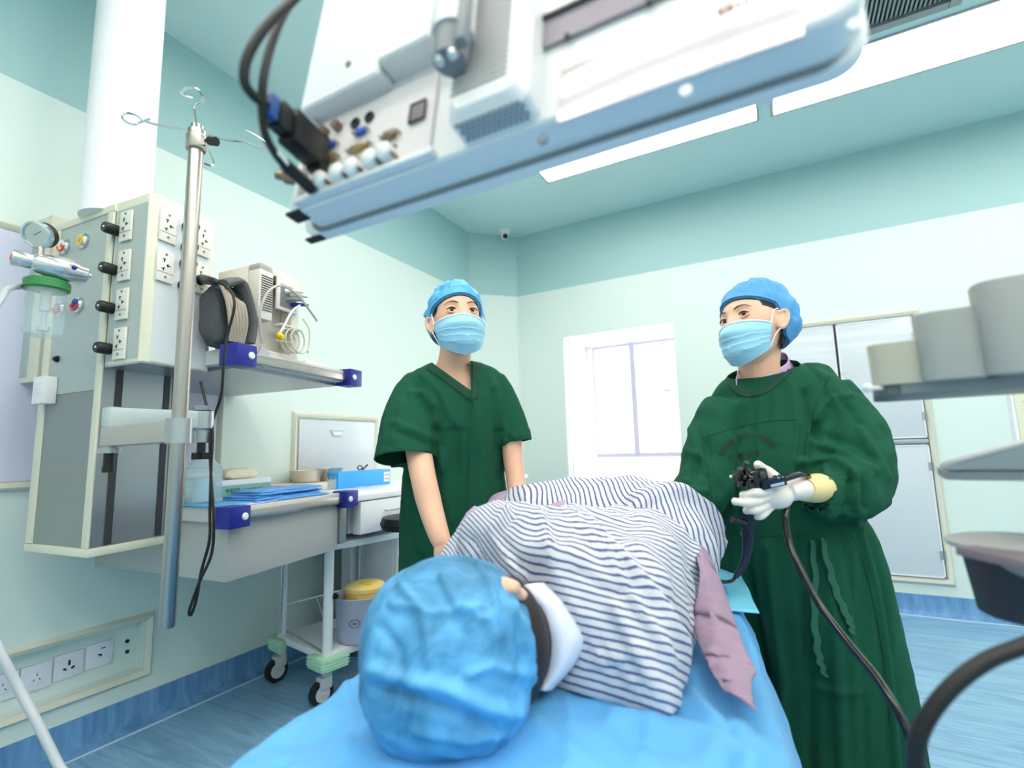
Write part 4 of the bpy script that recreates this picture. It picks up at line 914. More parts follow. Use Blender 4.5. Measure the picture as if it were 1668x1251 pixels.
# ================================================================ EXAMINATION BED, DRAPE, PATIENT
fh = V((math.sin(yaw), math.cos(yaw), 0)); rh = V((math.cos(yaw), -math.sin(yaw), 0)); UPZ = V((0, 0, 1))
def G(lat, d, z): return rh*lat+fh*d+V((0, 0, z))
BZ = .65
l0, l1, q0, q1 = onZ(350, 1251, BZ), onZ(590, 1085, BZ), onZ(1250, 1100, BZ), onZ(1192, 950, BZ)
bd = ((l1-l0).normalized()+(q1-q0).normalized()).normalized(); br = V((bd.y, -bd.x, 0))
wl_, wr_ = l1.dot(br), q0.dot(br); bw = wr_-wl_; bcx = (wl_+wr_)/2; s_ref = l1.dot(bd)
def Bp(s, w, z): return bd*(s_ref+s)+br*(bcx+w)+V((0, 0, z))
bed = thing('exam_bed', 'narrow examination bed with dark frame under the blue drape', 'bed', Bp(.35, 0, 0))
mBd = Matrix((br, bd, UPZ)).transposed().to_4x4(); mBd.translation = Bp(0, 0, 0)
BL0, BL1 = -.52, 1.25
obj('mattress', B().box((0, (BL0+BL1)/2, BZ-.085), (bw-.09, BL1-BL0, .07), mBd, bev=.03, seg=3), mat('black vinyl', (30, 30, 34), .4), bed)
obj('frame', B().box((0, (BL0+BL1)/2, BZ-.146), (bw-.14, BL1-BL0-.04, .05), mBd, bev=.006), mat('dark frame', (52, 54, 58), .4, .5), bed)
for s in (BL0+.15, BL1-.15):
    for w in (-bw/2+.13, bw/2-.13):
        lg = obj('leg', B().cyl(mBd @ V((w, s, .09)), mBd @ V((w, s, BZ-.14)), .022, n=16), chrome, bed)
        obj('castor', B().cyl(mBd @ V((w-.014, s, .045)), mBd @ V((w+.014, s, .045)), .045, n=24).box((w, s, .075), (.04, .05, .04), mBd, bev=.006), rubber, lg)
sheet_m = mat('bright blue drape sheet', (88, 168, 226), .55, bump=.12, bscale=160, sheen=.15)
def drape_pt(u, v):
    # u along the bed, v across (unrolled), hanging at both sides
    s = BL0-.03+(BL1-BL0+.06)*u; hang = .34; tot = bw+2*hang; a = -tot/2+tot*v; hw = bw/2
    nz = noise.noise(V((s*5, a*4, 1.3)))*.018+noise.noise(V((s*13+a*6, a*9, 4)))*.008+.022*(.3-abs(noise.noise(V((s*6+a*4, a*5-s*3, 8)))))+.012*(.3-abs(noise.noise(V((s*11-a*7, a*12+s*2, 3)))))
    r = .035
    if abs(a) <= hw-r: w, z = a, BZ+.002+nz*.8+.010*noise.noise(V((s*3, a*2, 9)))
    else:
        e = abs(a)-(hw-r); sg = 1 if a > 0 else -1
        if e < r*PI/2: t = e/r; w = sg*(hw-r+r*math.sin(t)); z = BZ-r*(1-math.cos(t))+nz*.5
        else:
            dn = e-r*PI/2; z = BZ-r-dn; w = sg*(hw+.006+min(dn*.35, .10)*(.5+.8*noise.noise(V((s*5.5, sg*3, 0)))**2*3)+nz*.9*min(1, dn*12))
    return Bp(s, w, max(z, .25) if abs(a) > hw else max(z, BZ-.03))
DC = [([(924, 1140), (930, 1190), (926, 1251)], .006, 5), ([(1000, 1172), (1090, 1186), (1175, 1212), (1232, 1248)], .016, 13), ([(1020, 1205), (1120, 1222), (1180, 1251)], -.010, 13), ([(380, 1238), (460, 1192), (545, 1160)], .010, 12), ([(450, 1245), (520, 1200), (590, 1190)], -.008, 12),
      ([(870, 1175), (905, 1210), (965, 1245)], .008, 10), ([(1130, 1130), (1160, 1170), (1215, 1190)], .010, 9), ([(1150, 1100), (1180, 1150), (1190, 1200)], -.008, 9), ([(1180, 960), (1215, 1020), (1240, 1085)], .008, 8), ([(560, 1110), (575, 1160), (560, 1230)], .008, 10), ([(1060, 1190), (1040, 1251)], .006, 9)]
gb = B().grid(drape_pt, 220, 170)
for v in gb.bm.verts:
    if proj(v.co)[2] > .3: v.co.z += crease(v.co, DC, 1.7)
o = obj('bed_drape', gb, sheet_m, solid=.002, sharp=70); tag(o, 'bright blue disposable drape sheet covering the examination bed', 'drape')
def pad_pt(u, v):
    s = .46+.5*u; a = .05+(bw/2-.05)*v; hw = bw/2; nz = .006*noise.noise(V((s*9, a*7, 2)))
    if a < hw: return Bp(s, a, BZ+.012+nz)
    dn = a-hw; return Bp(s, hw+.030+dn*.35+nz, BZ+.012-dn*.9)
o = obj('cyan_pad', B().grid(pad_pt, 24, 24), mat('light cyan pad', (120, 208, 236), .6, bump=.1, bscale=120), solid=.003, sharp=70); tag(o, 'light cyan pad on the bed edge beside the right nurse', 'pad')
# ---- patient
pat = thing('person', 'patient lying curled on the bed in striped gown and blue bouffant cap, back to us', 'person', G(.1, 1.0, BZ))
skin = mat('skin', (236, 186, 158), .45, sss=.12, var=.04, vscale=30)
hair_m = mat('dark hair', (30, 22, 20), .55, bump=.5, bscale=260)
HC = at(735, 1068, .735)
b = B()
b.ell(HC+V((0, 0, -.01)), (.088, .10, .088), nu=24, nv=18)
b.tube(cr([HC+rh*.03, G(.04, .90, .745), G(.10, 1.0, .77)], 4), [.038]*9, 16)
b.tube(cr([G(.06, .98, .80), G(.17, 1.08, .77), G(.28, 1.22, .77), G(.33, 1.38, .79)], 4), lambda t: .07+.02*t, 20)
b.tube(cr([G(.33, 1.40, .81), G(.10, 1.53, .82), G(.02, 1.57, .82)], 4), .055, 14); b.tube(cr([G(.02, 1.56, .84), G(.18, 1.68, .76), G(.3, 1.78, .72)], 4), .045, 12)
b.tube(cr([G(.03, 1.05, .88), G(-.08, 1.14, .82), G(-.10, 1.02, .78), G(-.06, .93, .76)], 4), .035, 12)
b.ell(at(820, 955, .722), (.030, .02, .013), nu=16, nv=12); b.ell(at(845, 968, .735), (.016, .014, .010), nu=14, nv=10); b.ell(at(806, 948, .74), (.018, .018, .012), nu=12, nv=8)
me = remesh(b, .007); body = obj('body', me, skin, pat)
# striped cloth: stripe coordinate kept in a uv map
def striped(name, c1, c2):
    m = bpy.data.materials.new(name); m.use_nodes = True; nt = m.node_tree; p = nt.nodes['Principled BSDF']; p.inputs['Roughness'].default_value = .8
    uv = nt.nodes.new('ShaderNodeUVMap'); sp = nt.nodes.new('ShaderNodeSeparateXYZ'); nt.links.new(uv.outputs[0], sp.inputs[0])
    w = nt.nodes.new('ShaderNodeMath'); w.operation = 'FRACT'; nt.links.new(sp.outputs[1], w.inputs[0])
    n = nt.nodes.new('ShaderNodeTexNoise'); n.inputs['Scale'].default_value = 60; tc = nt.nodes.new('ShaderNodeTexCoord'); nt.links.new(tc.outputs['Object'], n.inputs['Vector'])
    ad = nt.nodes.new('ShaderNodeMath'); ad.operation = 'MULTIPLY_ADD'; ad.inputs[1].default_value = .18; nt.links.new(n.outputs['Fac'], ad.inputs[0]); nt.links.new(w.outputs[0], ad.inputs[2])
    r = nt.nodes.new('ShaderNodeValToRGB'); r.color_ramp.interpolation = 'LINEAR'; e = r.color_ramp.elements
    a, b_ = lin([v/255 for v in c1])+(1,), lin([v/255 for v in c2])+(1,)
    e[0].position = .54; e[0].color = a; e[1].position = .59; e[1].color = b_
    x = e.new(.86); x.color = b_; x = e.new(.91); x.color = a
    nt.links.new(ad.outputs[0], r.inputs[0]); nt.links.new(r.outputs[0], p.inputs['Base Color']); MATS[name] = m; return m
stripe_m = striped('striped cotton', (214, 214, 220), (84, 96, 144))
def set_stripe(me, fn, vals=None):
    uv = me.uv_layers.new(name='stripe') if not me.uv_layers else me.uv_layers[0]
    vals = vals or [fn(v.co) for v in me.vertices]
    for l in me.loops: uv.data[l.index].uv = (0, vals[l.vertex_index])
def blob(base, ridge, n=96, m=22, z0=BZ+.004, pw=1.0):
    Bc = cr(base, 12, True); Rc = cr(ridge, 12, True); k = len(Bc); rings = []
    for i in range(m+1):
        f = PI/2*i/m; rings.append([V((b_.x+(r_.x-b_.x)*(1-math.cos(f)**pw), b_.y+(r_.y-b_.y)*(1-math.cos(f)**pw), b_.z+(r_.z-b_.z)*math.sin(f))) for b_, r_ in zip(Bc, Rc)])
    b = B(); b.loft(rings, (True, True)); return b
zb = BZ+.006
def bz(px, py): return onZ(px, py, zb)
base = [bz(850, 1090), bz(905, 1128), bz(1000, 1152), bz(1096, 1172), bz(1122, 1100), bz(1142, 1030), G(.465, 1.22, zb), G(.48, 1.36, zb), G(.36, 1.52, zb), G(.12, 1.50, zb), G(-.08, 1.34, zb), G(-.135, 1.14, zb), G(-.10, 1.0, zb), G(-.02, .90, zb)]
rdg = [G(.045, .90, .86), G(.09, .90, .87), G(.14, .93, .875), G(.20, .97, .875), G(.26, 1.04, .88), G(.30, 1.12, .885), G(.33, 1.20, .89), G(.33, 1.30, .895), G(.26, 1.30, .90), G(.14, 1.20, .90), G(.02, 1.12, .93), G(-.03, 1.06, .945), G(-.02, 1.00, .94), G(.02, .95, .90)]
sh = blob(base, rdg, pw=1.15)
# sleeve / shoulder cap at the upper left, and arm in front
sh.ell(G(-.015, 1.04, .865), (.10, .10, .088), nu=24, nv=16)
sh.tube(cr([G(-.01, 1.06, .87), G(-.07, 1.10, .83), G(-.105, 1.06, .78)], 6), lambda t: .082-.018*t, 20)
me = remesh(sh, .009, 6)
CREASE = [([(950, 843), (1010, 905), (1075, 985), (1112, 1065), (1120, 1110)], .015, 8), ([(975, 850), (1035, 905), (1092, 985), (1132, 1060)], -.008, 8), ([(880, 835), (905, 930), (965, 1040), (1000, 1120)], .010, 8),
          ([(925, 838), (990, 905), (1045, 1000)], .008, 7), ([(822, 828), (800, 868), (838, 930), (880, 962)], .012, 6), ([(835, 840), (815, 872), (850, 925)], -.010, 6), ([(1000, 985), (1058, 1105), (1085, 1165)], .010, 8), ([(1030, 985), (1090, 1110)], -.007, 7),
          ([(1085, 880), (1128, 955), (1146, 990)], .010, 8), ([(960, 1000), (1010, 1080), (1060, 1150)], .007, 7), ([(915, 1120), (960, 1080), (1050, 1060)], .007, 9), ([(770, 880), (790, 920), (800, 960)], -.008, 7), ([(1060, 1010), (1100, 1080)], .008, 7), ([(940, 930), (1000, 970), (1030, 960)], -.006, 7)]
def segd(p, a, c):
    d = c-a; t = max(0, min(1, (p-a).dot(d)/d.length_squared)); return (p-a-d*t).length
def shirt_fold(p, n):
    v = .010*noise.noise(V((p.dot(rh)*9, p.dot(fh)*6, p.z*5)))+.005*noise.noise(p*22)+.0035*(1-abs(noise.noise(V((p.dot(rh)*26, p.dot(fh)*9, p.z*10))))*2)
    v += crease(p, CREASE, 1.5)
    return v*min(1, max(0, (p.z-BZ)*14))
def sc(p):
    lat, d = p.dot(rh), p.dot(fh); z = p.z
    w = .004*noise.noise(p*6)
    c = d*.42+z*.98+w+.34*lat
    if lat < .02: c -= (.02-lat)*1.1*(1-math.exp(-((.02-lat)/.08)))
    return c/.0134
vals = [sc(v.co) for v in me.vertices]; displace(me, shirt_fold); set_stripe(me, sc, vals)
shirt = obj('shirt', me, stripe_m, pat, sharp=180)
# trousers: hips and thigh, stripes run round the thigh
b = B()
b.tube(cr([G(.40, 1.30, .80), G(.36, 1.42, .815), G(.22, 1.50, .83), G(.08, 1.56, .83), G(-.0, 1.60, .82)], 6), lambda t: .155-.05*t, 28)
b.ell(G(.37, 1.36, .79), (.15, .14, .145), nu=28, nv=20)
b.tube(cr([G(.02, 1.60, .80), G(.18, 1.72, .76), G(.32, 1.84, .73)], 5), lambda t: .085-.03*t, 18)
me = remesh(b, .010, 6)
set_stripe(me, lambda p: (p.dot(rh)+.02*noise.noise(p*8)+.25*(p.z-.9))/.0135)
displace(me, lambda p, n: .014*noise.noise(p*9)+.008*noise.noise(p*22)); obj('trousers', me, stripe_m, pat, sharp=180)
b = B()
for s in (-.03, .05): b.ell(G(.36+s, 1.90+s, .70), (.04, .10, .045), nu=14, nv=10)
obj('socks', b, white, pat)
# collar folded at the neck
colm = mat('pale bluish white cotton', (222, 226, 244), .75, bump=.2, bscale=150)
def two(Ac, Bc, bul, nrm, nu=24, nv=10, w=.003):
    Ac, Bc = cr(Ac, 8), cr(Bc, 8)
    def f(u, v):
        a = Ac[min(len(Ac)-1, round(u*(len(Ac)-1)))]; c = Bc[min(len(Bc)-1, round(u*(len(Bc)-1)))]
        p = a.lerp(c, v); return p+nrm*(bul*math.sin(PI*v))+nrm*(w*noise.noise(p*38))
    return B().grid(f, nu, nv)
tc_ = (CC-at(900, 1040, .85)).normalized()
obj('collar', two([at(838, 958, .845), at(868, 990, .82), at(884, 1040, .80), at(886, 1085, .79), at(872, 1122, .785)], [at(886, 950, .86), at(922, 985, .835), at(955, 1035, .815), at(938, 1078, .80), at(898, 1124, .785)], .022, tc_), colm, pat, solid=.003, sharp=80)
obj('collar_stand', two([at(838, 958, .85), at(862, 990, .83), at(876, 1040, .815), at(876, 1085, .80), at(866, 1120, .79)], [at(848, 950, .835), at(878, 990, .815), at(893, 1040, .79), at(893, 1085, .785), at(880, 1124, .78)], .004, tc_), colm, pat, solid=.002, sharp=80)
b = B(); b.ell((0, 0, 0), (.092, .094, .108), Matrix.Translation(at(796, 1052, .765)), 28, 20); b.ell((0, 0, 0), (.05, .06, .075), Matrix.Translation(at(846, 1050, .79)), 24, 16)
me_h = b; obj('hair', b, hair_m, pat)
# bouffant cap
capm = streaky('blue non-woven cap', (46, 112, 150), (92, 170, 222), .6, (1, 1, 1), 9)
CM = Matrix((CR, CF, CU)).transposed().to_4x4(); CM.translation = at(731, 1067, .735)
b = B(); b.ell((0, 0, 0), (1, 1, 1), nu=150, nv=110)
for v in b.bm.verts:
    p = v.co.copy(); rx, rz = .128, .136
    k = 1+.05*noise.noise(p*1.6+V((3, 1, 0)))
    # creases pulled toward the elastic edge at the right
    ang = math.atan2(p.z, -p.y); rad = math.acos(max(-1, min(1, p.x)))
    k += .018*(1-abs(math.sin(ang*7+2.5*noise.noise(p*2.2))))*math.exp(-(rad/1.1)**2) - .012*abs(noise.noise(p*4.2+V((9, 0, 0))))+.012*noise.noise(p*7)
    k += .022*math.exp(-((p.z+.45+.25*p.x)/.07)**2)*(p.x < .5)-.02*math.exp(-((p.z+.58+.25*p.x)/.06)**2)
    k += .015*math.exp(-((p.x-.48)/.05)**2)
    sq = (abs(p.x)**2.5+abs(p.y)**2.5+abs(p.z)**2.5)**(1/2.5); k *= (1/sq)**.6
    if p.x > .86: k *= 1-.3*(p.x-.86)
    v.co = CM @ V((p.x*rx*k, p.y*.118*k, p.z*rz*k))
CAPC = [([(776, 918), (800, 960), (815, 1010), (823, 1060), (826, 1110), (820, 1160), (806, 1200)], .007, 3.5), ([(610, 1090), (660, 1108), (720, 1118), (790, 1150), (840, 1160)], .012, 12), ([(615, 1120), (680, 1140), (750, 1165), (800, 1190)], -.012, 11),
        ([(640, 985), (700, 1000), (780, 990)], .006, 7), ([(655, 955), (690, 1000), (700, 1080)], .007, 7), ([(735, 990), (760, 1040), (750, 1100)], -.006, 9), ([(720, 940), (742, 985), (790, 1010)], .006, 6), ([(840, 985), (862, 1040), (868, 1110)], .007, 6), ([(850, 965), (845, 1040), (852, 1130)], -.006, 6), ([(760, 1100), (800, 1085), (850, 1100)], .006, 7), ([(620, 1020), (650, 1060), (655, 1120)], -.007, 9), ([(680, 1190), (760, 1205), (820, 1195)], .007, 8)]
cn = CM.translation.copy()
for v in b.bm.verts:
    if (v.co-cn).dot(CF) < .03: v.co += (v.co-cn).normalized()*crease(v.co, CAPC)
cap = obj('bouffant_cap', b, capm, pat, sharp=180)
sm = [(776, 918), (800, 955), (815, 1000), (822, 1050), (826, 1100), (822, 1150), (812, 1190), (795, 1216)]
# lavender cloth pieces
lv = mat('dusty lavender cotton', (182, 158, 190), .85, bump=.2, bscale=180)
def hump(name, c, r, rot, m, lab, cat, seed=1):
    b = B(); b.ell((0, 0, 0), (1, 1, 1), nu=40, nv=28); M2 = Matrix.Translation(c) @ rot
    for v in b.bm.verts:
        p = v.co.copy(); k = 1+.12*noise.noise(p*1.8+V((seed, 0, 0)))+.04*noise.noise(p*5+V((seed, 0, 0)))
        v.co = M2 @ V((p.x*r[0]*k, p.y*r[1]*k, p.z*r[2]*k))
    o = obj(name, b, m, sharp=180); tag(o, lab, cat); return o
RY = Matrix.Rotation(yaw*-1, 4, 'Z')
hump('lavender_towel', at(782, 885, 1.24), (.062, .075, .085), Matrix.Rotation(-yaw, 4, 'Z'), lv, 'lavender towel bunched between the left nurse and the striped shirt', 'towel', 4)
def kn_pt(u, v):
    a = PI*(.02+.96*v); ax_ = G(.19, 1.50, .81).lerp(G(-.06, 1.66, .80), u); dr_ = (G(-.06, 1.66, .8)-G(.19, 1.50, .8)).normalized(); nn = V((dr_.y, -dr_.x, 0))
    r = .122*(1-.25*max(0, u-.8)*5*.6)+.008*noise.noise(V((u*5, v*6, 0)))
    p = ax_+nn*math.cos(a)*-r*1.1+UPZ*(math.sin(a)*r-.0)
    return p
o = obj('lavender_blanket', B().grid(kn_pt, 30, 30), lv, solid=.004, sharp=80); tag(o, 'lavender blanket over the patient\'s knees beyond the striped thigh', 'blanket')
A_ = [onZ(1118, 870, .83), onZ(1140, 930, .78), onZ(1130, 1010, .71), onZ(1146, 1065, .685), onZ(1162, 1098, .684), onZ(1182, 1127, .682)]
B_ = [onZ(1150, 890, .80), onZ(1174, 950, .75), onZ(1196, 1010, .71), onZ(1214, 1060, .70), onZ(1231, 1092, .695), onZ(1223, 1116, .685), onZ(1229, 1157, .682)]
n_ = (UPZ*.5+(CC-at(1180, 1020, 1.1)).normalized()*.5).normalized()
o = obj('lavender_cloth', two(A_, B_, .010, n_, 60, 24, .007), mat('dull mauve cotton', (158, 134, 156), .85, bump=.2, bscale=180), solid=.004, sharp=80); tag(o, 'lavender cloth tail hanging from the patient\'s back to the bed edge', 'cloth')
# ================================================================ EQUIPMENT TROLLEY AT THE RIGHT EDGE
eq = thing('equipment_stand', 'blurred grey stand with trays reaching in from the right edge', 'equipment stand', G(.75, .62, 0))
ED = .62
gr1 = mat('warm grey tray', (98, 104, 103), .4); gr2 = mat('bluish grey tray', (132, 136, 138), .4)
def slabP(pts_, th, m, name, par, D2, bev=.004):
    # pts_: near edge in pixels left to right, extends back by D2 metres
    P = [at(*p) for p in pts_]; back = [p+fh*D2 for p in reversed(P)]
    return obj(name, B().prism(P+back, (0, 0, -th), bev=bev), m, par)
z_t = at(1430, 628, ED).z
TR_ = math.radians(36); wR = rh*math.cos(TR_)-fh*math.sin(TR_); fR = fh*math.cos(TR_)+rh*math.sin(TR_)
def trayZ(name, x0, wdt, yy, D, depth, th, m, par, r=.02):
    a = at(x0, yy, D); mm = Matrix((wR, fR, UPZ)).transposed().to_4x4(); mm.translation = a; pl = []
    for cx, cy, a0 in ((wdt-r, depth-r, 0), (r, depth-r, PI/2), (r, r, PI), (wdt-r, r, 1.5*PI)):
        for i in range(7): t = a0+PI/2*i/6; pl.append(mm @ V((cx+r*math.cos(t), cy+r*math.sin(t), 0)))
    return obj(name, B().prism(pl, (0, 0, -th), bev=.004), m, par), mm
t1, m1 = trayZ('upper_tray', 1420, .34, 630, ED+.06, .15, .013, gr1, eq)
obj('tray_lip', B().box((.17, .0, -.003), (.28, .006, .020), m1, bev=.003), gr2, t1)
obj('tray_knob', B().ell(at(1413, 632, ED+.05), (.0065, .0065, .0065), nu=14, nv=10).cyl(at(1413, 632, ED+.05), at(1436, 632, ED+.055), .003), white, t1)
t2, m2 = trayZ('middle_tray', 1540, .30, 768, ED+.08, .16, .012, mat('mid grey tray', (150, 155, 158), .4), eq)
b = B()
def dome(u, v):
    x = .28*u; y = .145*v; return m2 @ V((.005+x, .004+y, .001+.048*min(1, u*1.6)**.7*math.sin(PI*min(1, .12+v*.9))**.5))
obj('tray_cover', B().prism([m2 @ V(q) for q in ((.002, .004, .001), (.012, .004, .012), (.10, .004, .040), (.20, .004, .062), (.30, .004, .072), (.30, .004, .001))], fR*.145, bev=.004), mat('pale grey cover', (178, 182, 186), .35), t2)
p0 = at(1760, 600, .75)
obj('upright', B().cyl(V((p0.x, p0.y, .04)), V((p0.x, p0.y, 1.35)), .022, n=20), gr2, eq)
obj('base', B().box((0, 0, .04), (.42, .42, .05), Matrix.Translation(V((p0.x, p0.y, 0))) @ Matrix.Rotation(yaw*-1, 4, 'Z'), bev=.02), gr1, eq)
for sx in (-1, 1):
    for sy_ in (-1, 1): obj('castor', B().cyl(V((p0.x+.17*sx-.01, p0.y+.17*sy_, .02)), V((p0.x+.17*sx+.01, p0.y+.17*sy_, .02)), .02, n=16), rubber, eq)
hs = obj('bin_ring', B().box((.07, .0, -.004), (.12, .10, .012), Matrix((rh, fh, UPZ)).transposed().to_4x4() if False else (lambda M3: M3)(Matrix.Translation(at(1600, 905, .60)) @ Matrix((rh, fh, UPZ)).transposed().to_4x4()), bev=.003), mat('mauve grey', (130, 116, 120), .5), eq)
cmat = mat('ivory cup plastic', (204, 194, 174), .5); cm2 = mat('grey white cup', (180, 177, 170), .5)
for i, (x0, x1, yt, yb2, dd_, m_, lab) in enumerate(((1428, 1510, 566, 630, ED+.055, cmat, 'smallest ivory rounded cup, leftmost on the blurred upper tray'), (1514, 1618, 520, 626, ED+.01, cm2, 'middle grey-white rounded cup on the blurred upper tray'), (1624, 1750, 470, 618, ED-.04, cm2, 'tallest grey-white cup at the right edge of the upper tray'))):
    c = at((x0+x1)/2, 628, dd_); r = pm((x1-x0)/2, dd_)*1.0; hgt = pm(yb2-yt, dd_)*1.05; zz = m1.translation.z+.0005
    M3 = Matrix.Translation(V((c.x, c.y, zz))) @ Matrix.Rotation(-yaw-TR_, 4, 'Z')
    prof = [(.001, .0), (r*.92, .0), (r*.95, .003), (r, hgt-.003), (r*1.0, hgt), (r*.93, hgt), (r*.88, .006), (.001, .006)]
    rings = []
    for rr_, z_ in prof:
        rings.append([M3 @ V((math.copysign(abs(math.cos(a))**.6, math.cos(a))*rr_, math.copysign(abs(math.sin(a))**.6, math.sin(a))*rr_*.8, z_)) for a in [2*PI*k/36 for k in range(36)]])
    o = obj('plastic_cup', B().loft(rings), m_); tag(o, lab, 'cup', 'cups on the blurred tray')
# dark bucket with pale bin lid
bc2 = at(1672, 905, .66); bc2 = V((bc2.x, bc2.y, 0)); zt = at(1640, 905, .62).z; zb2 = at(1640, 1022, .62).z
t = thing('bucket', 'blurred dark grey bucket with pale rim at the right edge', 'bucket', V((bc2.x, bc2.y, zb2)))
Mk = Matrix.Translation(bc2)
obj('tub', B().lathe([(.001, zb2), (.050, zb2), (.056, zb2+.004), (.066, zt-.002), (.070, zt), (.062, zt), (.05, zb2+.006), (.001, zb2+.006)], Mk, 40), mat('charcoal tub', (48, 46, 50), .5), t)
obj('rim', B().lathe([(.066, zt-.008), (.080, zt+.0), (.082, zt+.006), (.070, zt+.010), (.001, zt+.012)], Mk, 40), mat('pale grey lid', (186, 184, 184), .45), t)
b = B()
def skirt2(u, v):
    a = PI*(1.02+.62*u); k = math.sin(PI*min(1, max(0, (u-.12)/.88)))**.5*.030; r = .0695-.0012*v*4
    return Mk @ V((r*math.cos(a+yaw*-1), r*math.sin(a-yaw), zt-.001-k*v))
obj('apron', B().grid(skirt2, 24, 8), mat('mid grey', (140, 140, 142), .5), t, solid=.002)
# hoses
o = obj('black_hose', B().tube(cr([at(1800, 1030, .50), at(1720, 1035, .50), at(1668, 1052, .50), at(1610, 1075, .50), at(1560, 1110, .50), at(1520, 1155, .50), at(1497, 1200, .50), at(1490, 1251, .50), at(1492, 1330, .50), at(1520, 1500, .52), V((.62, .25, .02))], 8), .0078, 14), rubber)
tag(o, 'thick black blurred hose curving in the bottom right corner', 'hose')
# ================================================================ NURSES
def head_mesh(b, M, wide=1.0):
    b2 = bmesh.new(); bmesh.ops.create_uvsphere(b2, u_segments=56, v_segments=44, radius=1)
    vm = {}
    g = lambda d, s: math.exp(-(d/s)**2)
    for v in b2.verts:
        p = v.co.copy(); x, y, z = p.x*.073*wide, p.y*.092, p.z*.112
        if z < 0:
            t = -z/.112; x *= 1-.30*t**1.6; y *= (1-.52*t) if y < 0 else (1-.10*t)
        if y > 0:
            f = y/.092
            y -= .010*g(abs(x)-.032, .015)*g(z-.002, .013)*f           # sockets
            y += .005*g(z-.026, .012)*f*(1-.5*g(x, .01))                  # brow
            pr = max(0, min(1, (.012-z)/.045)) if z > -.034 else max(0, 1-(-.034-z)/.008)
            y += .021*pr*g(x, .010+.006*pr)*f                             # nose
            y += .006*g(z+.058, .012)*g(x, .024)*f                        # lips
            y += .006*g(z+.092, .016)*g(x, .025)*f                        # chin
            y += .003*g(z+.018, .02)*g(abs(x)-.045, .018)                 # cheeks
        vm[v] = b.bm.verts.new(M @ V((x, y, z)))
    for f in b2.faces: b.face([vm[v] for v in f.verts])
    b2.free()
    for s in (-1, 1):
        m = M @ Matrix.Translation(V((s*.078*wide, -.006, -.014))) @ Matrix.Rotation(s*.55, 4, 'Z')
        b.ell((0, 0, 0), (.007, .018, .030), m, 16, 14); b.tube(cr([m @ V((s*.006, .010, .018)), m @ V((s*.009, -.008, .026)), m @ V((s*.009, -.017, .008)), m @ V((s*.007, -.010, -.014)), m @ V((s*.004, .004, -.026))], 5), .0045, 8)
def face_parts(M, par, look=(0, 0)):
    wht_e = mat('eye white', (226, 222, 222), .2); iris = mat('dark brown iris', (38, 22, 16), .15); lash = mat('lash black', (24, 16, 14), .6); brow = mat('eyebrow brown', (74, 50, 40), .8)
    skl = MATS['skin']
    for s in (-1, 1):
        c = V((s*.032, .0770, .001)); e = obj('eye', B().ell(c, (.0130, .007, .0048), M, 24, 14), wht_e, par)
        ic = c+V((look[0]*.004, .0052, look[1]*.002+.0006)); obj('iris', B().ell(ic, (.0066, .0034, .0052), M, 18, 12), iris, e)
        obj('glint', B().ell(ic+V((.0018, .0026, .002)), (.0008, .0006, .0008), M, 8, 6), white, e)
        U_ = [c+V((s*-.0145, .003, -.001)), c+V((s*-.008, .0068, .0048)), c+V((0, .0080, .0064)), c+V((s*.008, .0066, .0052)), c+V((s*.0155, .0015, .0006))]
        L_2 = [c+V((s*-.0145, .003, -.001)), c+V((s*-.006, .0066, -.0052)), c+V((s*.004, .0068, -.0058)), c+V((s*.0155, .0015, .0))]
        obj('upper_lash', B().tube([M @ p for p in cr(U_, 5)], .0014, 8), lash, e)
        obj('eyelid', B().tube([M @ (p+V((0, -.0015, .0036))) for p in cr(U_, 5)], .0036, 10), skl, e)
        obj('lower_lid', B().tube([M @ (p+V((0, -.0015, -.0022))) for p in cr(L_2, 5)], .0024, 8), skl, e)
        bp = [V((s*.014, .0915, .0205)), V((s*.026, .0910, .0245)), V((s*.040, .0830, .0255)), V((s*.053, .0690, .0200))]
        obj('eyebrow', B().tube([M @ p for p in cr(bp, 5)], lambda t: .0030*(1-.55*abs(t*2-.7)), 8, flat=.6), brow, par)
mask_m = mat('pale blue surgical mask', (150, 204, 228), .6, bump=.12, bscale=220); trim_w = mat('white elastic', (240, 242, 246), .6)
